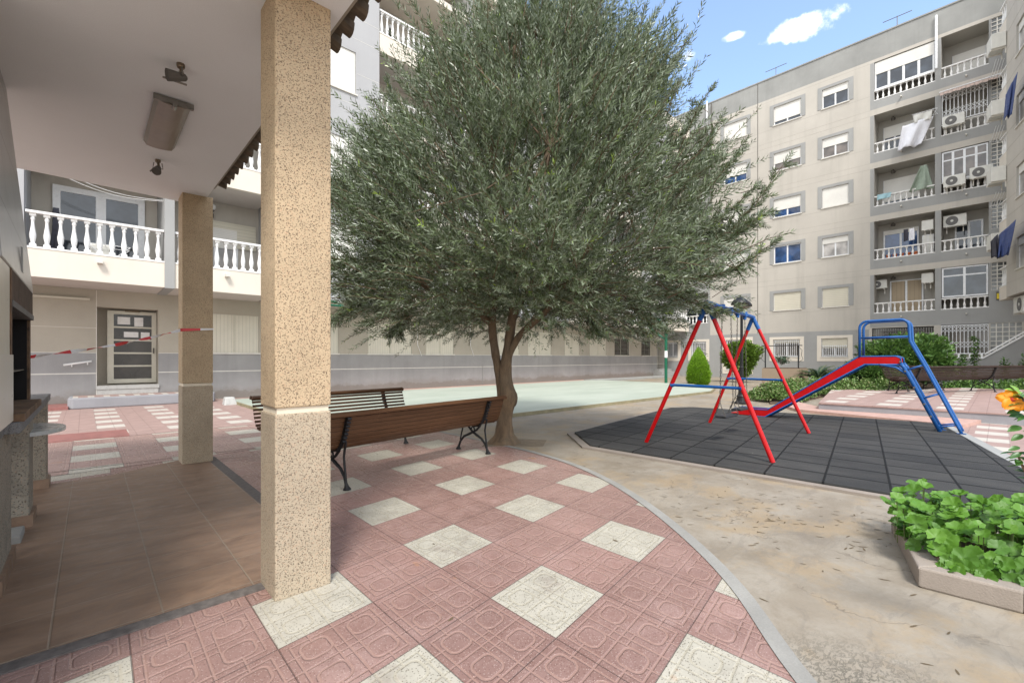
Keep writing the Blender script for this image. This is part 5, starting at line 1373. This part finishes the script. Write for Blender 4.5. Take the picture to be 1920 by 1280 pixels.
phi = (np.arange(NL) * 2.4)[None, :] + RNG.random((n, 1)) * 6
rad = side[:, None, :] * np.cos(phi)[..., None] + tw[:, None, :] * np.sin(phi)[..., None]
ld = rad * RNG.uniform(.45, 1.0, (n, NL, 1)) + Dt[:, None, :] * .9
vv = np.clip(RNG.random((n, 1)) * .55 + RNG.random((n, NL)) * .30, 0, .85) + np.where((RNG.random((n, 1)) < .07) & (s > .72), .6, 0)
ln = RNG.uniform(.066, .112, (n, NL)) * (1.05 - .35 * s)
CR = leafmesh('crown', pos.reshape(-1, 3), ld.reshape(-1, 3), rdir(n * NL), ln.ravel(), (ln * RNG.uniform(.17, .23, (n, NL))).ravel(), 'olive', TR, var=np.clip(vv.ravel(), 0, 1), curl=.06, taper=.45)
# twigs
sel = RNG.permutation(n)[:3200]; sel = np.concatenate([sel, np.arange(n - len(sp), n)])
m = MB()
for i in sel:
    a = B0[i] - Dt[i] * .15; b = B0[i] + Dt[i] * Lt[i] * .5 + bend[i] * .25 * Lt[i]; c_ = B0[i] + Dt[i] * Lt[i] + bend[i] * Lt[i]
    m.tube([a, b, c_], [.006, .004, .002], 3, False)
m.build('twig', M['bark'], TR)
# branchlets from limbs to crown
m = MB()
ends = [tp(1.8, -.7, 3.9), tp(1.0, 1.0, 5.3), tp(-2.0, -.4, 3.3), tp(-1.1, 1.1, 4.6), tp(.2, -.5, 6.6), tp(.6, -1.9, 4.0), tp(.5, 0, 6.8), tp(0, .3, 3.4), tp(.22, .2, 3.3), tp(-.1, -.5, 4.3), tp(.9, -.4, 2.6), tp(-.9, -.1, 2.3)]
for i in range(150):
    k = random.randrange(n - len(sp)); e = Vector(B0[k]); b = min(ends, key=lambda q: (q - e).length + random.random() * .8)
    mid = b.lerp(e, .5) + Vector((random.uniform(-.15, .15), random.uniform(-.15, .15), -.12)); m.tube([b, mid, e], [.018, .010, .005], 5, False)
m.build('branch', M['bark'], TR)
m = MB(); m.prism([tp(-.35, -.32, 0)[:2], tp(.62, -.30, 0)[:2], tp(.72, .25, 0)[:2], tp(-.2, .45, 0)[:2]], .0, .006); tag(m.build('tree_pit', M['pitsoil']), kind='structure')

# ------------------------------------------------------------------ other plants
def cyp_shape(q):
    q = q.copy(); h = (q[:, 2] + 1) / 2; w = np.interp(h, [0, .1, .28, .5, .7, .86, 1], [.72, .93, 1.0, .86, .60, .34, .04]); a = RNG.random(len(q)) * 2 * PI; rr = w * RNG.uniform(.6, 1.0, len(q)) ** .5 * (1 + .10 * np.sin(a * 6 + h * 9) + .07 * np.sin(a * 11 - h * 17)); h2 = RNG.random(len(q)) ** 1.25
    rr *= np.interp(h2, [0, .1, .28, .5, .7, .86, 1], [.72, .93, 1.0, .86, .60, .34, .04]) / w; return np.stack([rr * np.cos(a), rr * np.sin(a), h2 * 2 - 1], 1)
shrub('cypress_shrub', 'small bright green conical cypress beside the barred windows', 'shrub', (23.6, 10.85, .95), (.56, .56, .96), 22000, .09, .035, 'cypress', stems=3, shape=cyp_shape, lumps=14, lump_r=.5, up=1.2, base=.0)
def wedge(q):
    q = q.copy(); q[:, :2] *= np.interp(q[:, 2], [-1, 1], [.45, 1.08])[:, None]; return q
shrub('ivy_shrub', 'tall wedge shaped green shrub behind the lamp post', 'shrub', (27.5, 10.2, 1.35), (.85, 1.4, 1.2), 20000, .17, .12, 'hedge', stems=5, shape=wedge, lumps=30, lump_r=.45, base=0)
shrub('rubber_shrub', 'large rounded dark green shrub behind the slide platform', 'shrub', (27.0, 3.0, 1.3), (1.7, 2.0, 1.35), 12000, .22, .11, 'bush', stems=10, lumps=26, lump_r=.4, base=.04)
shrub('garden_shrub', 'lower dense shrub left of the large rounded shrub', 'shrub', (23.5, 3.6, .75), (1.1, 1.5, .75), 7000, .13, .06, 'bush', stems=6, lumps=20, lump_r=.4, base=.04)
def carpet(label, pts, n, h, mat='varieg', L=.11, W=.06):
    P_ = []
    for (x, y, r) in pts:
        k = int(n * r * r / sum(p[2] ** 2 for p in pts)); a = RNG.random(k) * 6.28; q = np.sqrt(RNG.random(k)) * r
        hh = h * (1 - (q / r) ** 2 * .75) * (.6 + .4 * np.sin(a * 3 + x))
        P_.append(np.stack([x + q * np.cos(a), y + q * np.sin(a), .05 + np.maximum(.03, hh * RNG.random(k) ** .35)], 1))
    P_ = np.vstack(P_); k = len(P_)
    o = leafmesh('ground_cover', P_, rdir(k) + np.array([0, 0, .5]), rdir(k) * .5 + np.array([0, 0, 1.]), L * RNG.uniform(.6, 1.2, k), W * RNG.uniform(.7, 1.2, k), mat, None, loc=(P_[0][0], P_[0][1], .05), var=RNG.random(k) ** .6)
    return tag(o, label, 'ground cover', kind='stuff')
carpet('variegated green and cream ground cover spreading behind the slide', [(16.6, 5.0, .9), (17.8, 5.2, 1.0), (19.2, 5.3, 1.1), (20.6, 5.0, 1.2), (21.8, 4.4, 1.2), (21.4, 3.6, .9), (22.6, 3.2, 1.0), (16.0, 4.9, .55), (23.4, 5.0, 1.0)], 26000, .62)
carpet('low leafy plants growing behind the terrace bench', [(25.6, .2, .8), (26.8, -.6, .9), (28, -1.0, .9), (26.5, 1.0, .7)], 6000, .55, 'bush', .14, .07)
def fan(name, label, cat, c, n, L, W, mat, tilt=.5, seg=7, group=None, leaflets=False):
    t = thing(name, label, cat, c, group); m = MB()
    PP = []; DD = []; LL = []
    for i in range(n):
        a = 2 * PI * i / n * 2.4; e = tilt + random.uniform(-.2, .5); pts = []
        Lr = L * random.uniform(.75, 1.1)
        for k in range(seg + 1):
            s_ = k / seg; el = e + .9 - s_ * 1.7 * .8
            if k == 0: p = Vector(c)
            else: p = pts[-1] + Vector((math.cos(a) * math.cos(el), math.sin(a) * math.cos(el), math.sin(el))) * Lr / seg
            pts.append(p)
        if leaflets:
            m.tube(pts, .012, 4)
            for k in range(26):
                s_ = .15 + .85 * k / 26; i0 = min(int(s_ * seg), seg - 1); p = pts[i0].lerp(pts[i0 + 1], s_ * seg - i0); d_ = (pts[i0 + 1] - pts[i0]).normalized()
                for sd in (-1, 1):
                    PP.append(p); DD.append(d_ * .7 + d_.cross(Vector((0, 0, 1))) * sd + Vector((0, 0, .15))); LL.append(.22 * L * math.sin(PI * (.12 + .85 * s_)))
        else:
            sdv = Vector((-math.sin(a), math.cos(a), 0)); vs = []
            for k, p in enumerate(pts):
                w = W * math.sin(PI * (.08 + .92 * (1 - k / seg) * .85)); vs += [p - sdv * w / 2, p - Vector((0, 0, w * .2)), p + sdv * w / 2]
            m.add(vs, [(3 * k + j, 3 * k + j + 1, 3 * k + j + 4, 3 * k + j + 3) for k in range(seg) for j in (0, 1)])
    m.build('stalk' if leaflets else 'leaf_blades', M['stem'] if leaflets else M[mat], t)
    if leaflets:
        PP = np.array([tuple(p) for p in PP]); DD = np.array([tuple(p) for p in DD]); LL = np.array(LL)
        leafmesh('fronds', PP, DD, np.tile([0, 0, 1.], (len(PP), 1)), LL, LL * .12, mat, t)
    return t
fan('sago_palm', 'dark green sago palm beside the bamboo planter', 'palm', (23.0, 5.35, .35), 20, 1.15, .1, 'sago', .25, leaflets=True)
fan('yucca', 'spiky yellowish green yucca in front of the white scissor grille', 'yucca', (27.6, 1.35, .75), 26, .95, .07, 'bush', .2)
fan('yucca', 'taller spiky plant between the large shrub and the yucca', 'yucca', (26.3, 2.0, .95), 26, 1.0, .07, 'bush', .3)
def weed(x, y, h, label):
    t = thing('upright_plant', label, 'plant', (x, y, .05), 'upright plants behind the bench'); m = MB(); m.tube([(x, y, .05), (x + .05, y, h * .5), (x, y + .04, h)], [.015, .01, .004], 5); m.build('stem', M['stem'], t)
    k = int(h * 130); P_ = np.stack([x + RNG.normal(size=k) * .05, y + RNG.normal(size=k) * .06, .2 + RNG.random(k) * (h - .2)], 1)
    leafmesh('foliage', P_, rdir(k) + np.array([0, 0, -.1]), rdir(k) * .5 + np.array([0, 0, 1.]), RNG.uniform(.1, .2, k), RNG.uniform(.05, .09, k), 'bush', t)
weed(28.4, .75, 2.35, 'tall thin leafy stem rising in front of the scissor grille')
weed(28.0, 1.1, 1.55, 'short leafy stem just left of the tall thin one')
weed(29.0, -.15, 1.35, 'short leafy stem right of the tall thin one, against the stair parapet')
weed(29.4, -.75, 1.5, 'leafy sprig near the right edge against the stair parapet')
# plant in the hanging pot
k = 260; P_ = np.array([23.1, 6.75, 1.36]) + RNG.normal(size=(k, 3)) * np.array([.09, .13, .06]); D_ = rdir(k) + np.array([0, 0, -.4])
leafmesh('drooping_plant', P_, D_, rdir(k), RNG.uniform(.1, .22, k), RNG.uniform(.02, .05, k), 'sago', HANG)

# ------------------------------------------------------------------ geranium planter in front
PLN = thing('planter', 'low brown concrete bed edging full of geranium in the right foreground', 'planter', (4.4, 0, 0))
outer = [(3.71, .34), (4.76, .60), (5.0, -.9), (4.9, -2.4), (3.95, -2.2), (3.74, -.09)]
inner = [(3.84, .24), (4.64, .44), (4.86, -.9), (4.78, -2.27), (4.06, -2.1), (3.87, -.1)]
m = MB()
for i in range(6):
    j = (i + 1) % 6; m.hexa([(*outer[i], 0), (*outer[j], 0), (*inner[j], 0), (*inner[i], 0), (*outer[i], .125), (*outer[j], .125), (*inner[j], .125), (*inner[i], .125)])
m.build('edging', M['kerbbrown'], PLN, bevel=.012)
m = MB(); m.prism(inner, 0, .07); m.build('soil', M['soil'], PLN)
def inpoly(x, y, poly):
    c_ = False; j = len(poly) - 1
    for i in range(len(poly)):
        if (poly[i][1] > y) != (poly[j][1] > y) and x < (poly[j][0] - poly[i][0]) * (y - poly[i][1]) / (poly[j][1] - poly[i][1]) + poly[i][0]: c_ = not c_
        j = i
    return c_
GE = thing('geranium', 'bright green geranium with scalloped leaves filling the foreground planter', 'plant', (4.3, -.3, .07))
m = MB(); st = MB(); vvar = []
gp = [(3.76, .22), (4.1, .46), (4.66, .62), (4.95, .2), (5.0, -1.0), (4.85, -2.2), (4.1, -2.0), (3.86, -.25)]
cnt = 0
while cnt < 1150:
    x, y = random.uniform(3.7, 5.0), random.uniform(-2.2, .65)
    if not inpoly(x, y, gp): continue
    edge_ = min(1, max(0, min((x - 3.78) * 3.2, 1)))
    top_ = .13 + .27 * min(1, max(0, (x - 3.78) / .38)) * (1 - .25 * max(0, (x - 4.75) / .25)) + .04 * math.sin(x * 9) * math.cos(y * 8)
    zc = top_ * (random.uniform(.55, 1.0) if random.random() < .8 else random.uniform(.3, .6)) + .02
    r = random.uniform(.024, .064)
    nrm = Vector((random.gauss(-.35, .35), random.gauss(.05, .4), 1.1)).normalized()
    if x < 4.05: nrm = (nrm + Vector((-.75, .1, -.1))).normalized(); zc = max(zc - .05 * random.random(), .13)
    ax = nrm.cross(Vector((random.random(), random.random(), .2))).normalized(); ay = nrm.cross(ax)
    N_ = 42; c0 = Vector((x, y, zc)); vs = [c0 - nrm * r * .25]; ph = random.random() * 6; cup = random.uniform(.05, .45)
    for ring_ in (.55, 1.0):
        for k in range(N_):
            a = 2 * PI * (k + .5) / N_ * .93 + .22
            lobe = 1 + .07 * math.cos(a * 5 + 1) + (.05 * math.cos(a * 15 + 1) if ring_ == 1 else 0)
            rr = r * ring_ * lobe; w = .075 * r * math.sin(a * 5 + ph) * ring_ ** 2 + random.uniform(-.03, .03) * r + cup * r * (ring_ ** 2 - .3)
            vs.append(c0 + ax * math.cos(a) * rr + ay * math.sin(a) * rr + nrm * w)
    fs = [(0, 1 + k, 2 + k) for k in range(N_ - 1)] + [(1 + k, 1 + N_ + k, 2 + N_ + k, 2 + k) for k in range(N_ - 1)]
    m.add([tuple(v) for v in vs], fs); v_ = random.random() * .6 + (zc / max(top_, .1)) * .3; vvar += [v_] * len(fs)
    if x > 4.05 and random.random() < .6: st.tube([(x + random.uniform(-.04, .04) + .03, y, .06), tuple(c0 - nrm * r * .25)], .0028, 4)
    cnt += 1
o = m.build('foliage', M['bright'], GE, smooth=True); a_ = o.data.attributes.new('var', 'FLOAT', 'FACE'); a_.data.foreach_set('value', vvar)
st.build('stem', M['stem'], GE)
k = 500; P_ = np.stack([RNG.uniform(3.85, 4.4, k), RNG.uniform(-1.2, .25, k), np.full(k, .075) + RNG.random(k) * .02], 1)
keep = np.array([inpoly(p[0], p[1], inner) for p in P_]); P_ = P_[keep]; k = len(P_)
leafmesh('leaf_litter', P_, rdir(k) * np.array([1, 1, .25]), np.tile([0, 0, 1.], (k, 1)), RNG.uniform(.03, .06, k), RNG.uniform(.006, .02, k), 'leaflitter', PLN)

# hibiscus reaching in from the right
HB = thing('hibiscus', 'hibiscus branch with one orange flower at the right edge', 'plant', (2.95, -.45, 0))
def hleaf(m, p, d_, nrm, L, W):
    d_ = Vector(d_).normalized(); nrm = Vector(nrm); s_ = d_.cross(nrm).normalized(); u_ = s_.cross(d_); vs = []; q = Vector(p); n_ = 8
    for k in range(n_ + 1):
        f = k / n_; w = W * math.sin(PI * min(1, f * .97 + .03)) ** .8 * (1 - .25 * f); c_ = q + d_ * L * f - u_ * L * .22 * f * f
        vs += [tuple(c_ + s_ * w / 2 + u_ * w * .16), tuple(c_), tuple(c_ - s_ * w / 2 + u_ * w * .16)]
    m.add(vs, [(3 * k + j, 3 * k + j + 1, 3 * k + j + 4, 3 * k + j + 3) for k in range(n_) for j in (0, 1)])
bs = MB(); lf = MB(); hv = []
br = [[(2.95, -.45, 0), (2.93, -.30, .5), (2.87, -.17, .9), (2.84, -.10, 1.10), (2.83, -.06, 1.25)], [(2.95, -.45, 0), (2.98, -.25, .5), (2.90, -.10, .85), (2.86, -.05, 1.0)], [(2.95, -.45, 0), (3.05, -.4, .7), (2.98, -.28, 1.15), (2.93, -.2, 1.33)], [(2.95, -.45, 0), (2.8, -.45, .6), (2.84, -.28, 1.0), (2.85, -.2, 1.2)]]
rd = random.Random(5)
for b_ in br:
    bb = smooth(b_, 6); bs.tube(bb, [.010 - .007 * i / len(bb) for i in range(len(bb))], 6)
    for i, p in enumerate(bb):
        if p[2] < .72: continue
        for q in range(3):
            a = rd.random() * 6.28; d_ = Vector((math.cos(a), math.sin(a), rd.uniform(-.25, .4)))
            nf = len(lf.f); hleaf(lf, p, d_, (rd.uniform(-.4, .4), rd.uniform(-.4, .4), 1), rd.uniform(.035, .06), rd.uniform(.025, .036)); hv += [rd.random() * .8] * (len(lf.f) - nf)
def P19(px, py, dep=1.9):  # metres in the vertical plane the branch grows in
    a = (px - 960) / 853; return Vector(((.6822 + a * .7312) * dep, (.7312 - a * .6822) * dep, 1.4 + (671 - py) / 853 * dep))
for (px, py, L, W, dx, dz) in ((1912, 742, .055, .040, -.55, 1), (1905, 733, .045, .018, -1, .35), (1915, 735, .05, .03, -1, -.1), (1912, 770, .05, .03, -.9, -.1), (1915, 800, .055, .034, -.9, -.2), (1912, 838, .045, .025, -.8, -.15), (1918, 815, .05, .03, -1, -.4), (1915, 848, .05, .025, -.9, -.4), (1922, 780, .06, .04, -.8, .1)):
    nf = len(lf.f); hleaf(lf, P19(px, py), rgt * dx + Vector((0, 0, dz)), -fwd * .6 + Vector((0, 0, .8)), L, W); hv += [.93 if py < 743 else rd.random() * .6] * (len(lf.f) - nf)
bs.build('branch', M['bark'], HB); o = lf.build('foliage', M['hibleaf'], HB, smooth=True); a_ = o.data.attributes.new('var', 'FLOAT', 'FACE'); a_.data.foreach_set('value', hv)
# flower
fc = P19(1896, 750); nf_ = (-fwd * .85 - rgt * .25 + Vector((0, 0, .25))).normalized(); fx = nf_.cross(Vector((0, 0, 1))).normalized(); fy = fx.cross(nf_)
m = MB()
for k in range(5):
    a = 2 * PI * k / 5 + .4; vs = []; dd = fx * math.cos(a) + fy * math.sin(a); ss = nf_.cross(dd)
    for i in range(7):
        f = i / 6; w = .046 * math.sin(PI * (.12 + .80 * f)) ** .7 * (1 if f < .95 else .75)
        for j in range(7):
            g_ = j / 6 - .5; vs.append(tuple(fc + dd * .050 * f + ss * w * g_ * 1.0 + nf_ * (.018 * f - .010 * f * f * 2 + .006 * math.sin(g_ * 9 + k) * f + .002 * k)))
    m.add(vs, [(7 * i + j, 7 * i + j + 1, 7 * i + j + 8, 7 * i + j + 7) for i in range(6) for j in range(6)])
m.build('petals', M['petal'], HB, smooth=True)
m = MB(); m.tube([fc - nf_ * .01, fc + nf_ * .002, fc + nf_ * .012], [.004, .012, .007], 12); m.build('flower_eye', M['petalred'], HB)
m = MB(); m.tube([fc + nf_ * .01, fc + nf_ * .035], [.0025, .003], 6); m.build('stamen', M['petal'], HB)

# fallen leaves on the concrete
lm = MB(); lm.add([(-.5, 0, .003), (-.15, .07, .010), (.22, .08, .014), (.5, .02, .022), (.2, -.05, .012), (-.18, -.055, .008)], [(0, 1, 5), (1, 2, 4, 5), (2, 3, 4)])
lo = lm.build('fallen_leaf', M['leaflitter']); lme = lo.data; COL.objects.unlink(lo); bpy.data.objects.remove(lo)
for i in range(150):
    for _ in range(40):
        if random.random() < .6: x, y = random.gauss(4.5, .45), random.gauss(1.3, .5)
        else: x, y = random.uniform(2.4, 6), random.uniform(-.4, 4.2)
        lim = np.interp(y, [p[1] for p in C], [p[0] for p in C]) + .14
        if x > lim and x < 5.55 and not inpoly(x, y, outer): break
    else: continue
    o = bpy.data.objects.new('fallen_leaf', lme); COL.objects.link(o); o.location = (x, y, .001); L_ = random.uniform(.03, .075); o.scale = (L_, L_ * 1.3, .12 * 1.); o.rotation_euler = (0, 0, random.gauss(2.4, .7))
    tag(o, 'thin dry olive leaf lying on the bare concrete', 'leaf', 'dry leaves scattered on the concrete')
# a dry leaf or two on the patio
for x, y, s_ in ((1.9, 2.9, .04), (1.42, 2.0, .05), (2.95, 2.0, .06)):
    o = bpy.data.objects.new('fallen_leaf', lme); COL.objects.link(o); o.location = (x, y, .005); o.scale = (s_, s_ * 2, .2); o.rotation_euler = (0, 0, x * 9)
    tag(o, 'curled dry leaf lying on the pink patio tiles', 'leaf', 'dry leaves on the patio tiles')

# ------------------------------------------------------------------ camera, light, sky
cam = bpy.data.cameras.new('camera'); co = bpy.data.objects.new('camera', cam); COL.objects.link(co)
cam.sensor_width = 36; cam.lens = 36 * 853 / 1920; cam.shift_y = 31 / 1920; cam.clip_end = 2000; cam.clip_start = .05
co.location = (0, 0, 1.4); co.rotation_euler = (PI / 2, 0, math.atan2(.7312, .6822) - PI / 2)
scene.camera = co
SUN_EL, SUN_AZ = math.radians(52), math.radians(232)     # azimuth of the sun, measured from +x towards +y
sd = Vector((math.cos(SUN_EL) * math.cos(SUN_AZ), math.cos(SUN_EL) * math.sin(SUN_AZ), math.sin(SUN_EL)))
sl = bpy.data.lights.new('sun', 'SUN'); sl.energy = 1.5; sl.angle = math.radians(13); sl.color = (1, .97, .93)
so = bpy.data.objects.new('sun', sl); COL.objects.link(so); so.rotation_euler = sd.to_track_quat('Z', 'Y').to_euler(); so.location = (0, 0, 40)
w = bpy.data.worlds.new('World'); scene.world = w; w.use_nodes = True; nt = w.node_tree; bg = nt.nodes['Background']
sky = nt.nodes.new('ShaderNodeTexSky'); sky.sky_type = 'NISHITA'; sky.sun_disc = False; sky.sun_elevation = SUN_EL
sky.sun_rotation = PI / 2 - SUN_AZ; sky.air_density = 1.0; sky.dust_density = .8; sky.ozone_density = 1.3
bg.inputs['Strength'].default_value = .15
tc = nt.nodes.new('ShaderNodeTexCoord')
def MN(op, a, b=None):
    nd = nt.nodes.new('ShaderNodeMath'); nd.operation = op
    for i, v in ((0, a), (1, b)):
        if v is None: continue
        if hasattr(v, 'is_output'): nt.links.new(v, nd.inputs[i])
        else: nd.inputs[i].default_value = v
    return nd.outputs[0]
ns = nt.nodes.new('ShaderNodeTexNoise'); ns.inputs['Scale'].default_value = 26; ns.inputs['Detail'].default_value = 7; ns.inputs['Roughness'].default_value = .6
nt.links.new(tc.outputs['Generated'], ns.inputs['Vector'])
mask = None
def cloud(az_px, el_px, rx, rz, wgt=1.):
    """one small cumulus: direction given by bearing/height tangents relative to the yard's main axis"""
    global mask
    a = (az_px - 960) / 853; d_ = Vector((.6822 + a * .7312, .7312 - a * .6822, (671 - el_px) / 853)).normalized()
    h = Vector((d_.y, -d_.x, 0)).normalized(); v = h.cross(d_)
    def dot(u):
        nd = nt.nodes.new('ShaderNodeVectorMath'); nd.operation = 'DOT_PRODUCT'; nt.links.new(tc.outputs['Generated'], nd.inputs[0]); nd.inputs[1].default_value = u; return nd.outputs['Value']
    a_, b_ = MN('DIVIDE', dot(h), rx), MN('DIVIDE', dot(v), rz)
    r = MN('ADD', MN('MULTIPLY', a_, a_), MN('MULTIPLY', b_, b_))
    k = MN('SUBTRACT', 1.0, r); k = MN('ADD', k, MN('MULTIPLY', MN('SUBTRACT', ns.outputs['Fac'], .5), 5.0))
    mr = nt.nodes.new('ShaderNodeMapRange'); mr.interpolation_type = 'SMOOTHSTEP'; nt.links.new(k, mr.inputs[0]); mr.inputs[1].default_value = -.25; mr.inputs[2].default_value = 1.35; mr.inputs[4].default_value = wgt
    fr_ = MN('GREATER_THAN', dot(d_), 0.); mk = MN('MULTIPLY', mr.outputs[0], fr_)
    mask = mk if mask is None else MN('MAXIMUM', mask, mk)
cloud(1502, 52, .046, .017, .95); cloud(1470, 66, .034, .010, .9); cloud(1372, 69, .020, .006, .6); cloud(1288, 106, .012, .008, .45)
# thin veil everywhere, unseen cloud added behind the visitor to whiten the fill light
nd = nt.nodes.new('ShaderNodeVectorMath'); nd.operation = 'DOT_PRODUCT'; nt.links.new(tc.outputs['Generated'], nd.inputs[0]); nd.inputs[1].default_value = Vector((.80, .28, .53)).normalized()
n2 = nt.nodes.new('ShaderNodeTexNoise'); n2.inputs['Scale'].default_value = 3; n2.inputs['Detail'].default_value = 6; nt.links.new(tc.outputs['Generated'], n2.inputs['Vector'])
m2 = nt.nodes.new('ShaderNodeMapRange'); m2.interpolation_type = 'SMOOTHSTEP'; nt.links.new(MN('ADD', nd.outputs['Value'], MN('MULTIPLY', MN('SUBTRACT', n2.outputs['Fac'], .5), 1.0)), m2.inputs[0])
m2.inputs[1].default_value = .78; m2.inputs[2].default_value = .35; m2.inputs[3].default_value = .03; m2.inputs[4].default_value = .85
v1 = nt.nodes.new('ShaderNodeMix'); v1.data_type = 'RGBA'; nt.links.new(m2.outputs[0], v1.inputs[0]); nt.links.new(sky.outputs[0], v1.inputs[6]); v1.inputs[7].default_value = (5.0, 5.0, 4.95, 1)
mx = nt.nodes.new('ShaderNodeMix'); mx.data_type = 'RGBA'; nt.links.new(mask, mx.inputs[0]); nt.links.new(v1.outputs[2], mx.inputs[6]); mx.inputs[7].default_value = (6., 6., 6., 1)
nt.links.new(mx.outputs[2], bg.inputs['Color'])
scene.view_settings.view_transform = 'Standard'; scene.view_settings.look = 'None'; scene.view_settings.gamma = 1; scene.view_settings.use_curve_mapping = False
scene.view_settings.exposure = 1.36
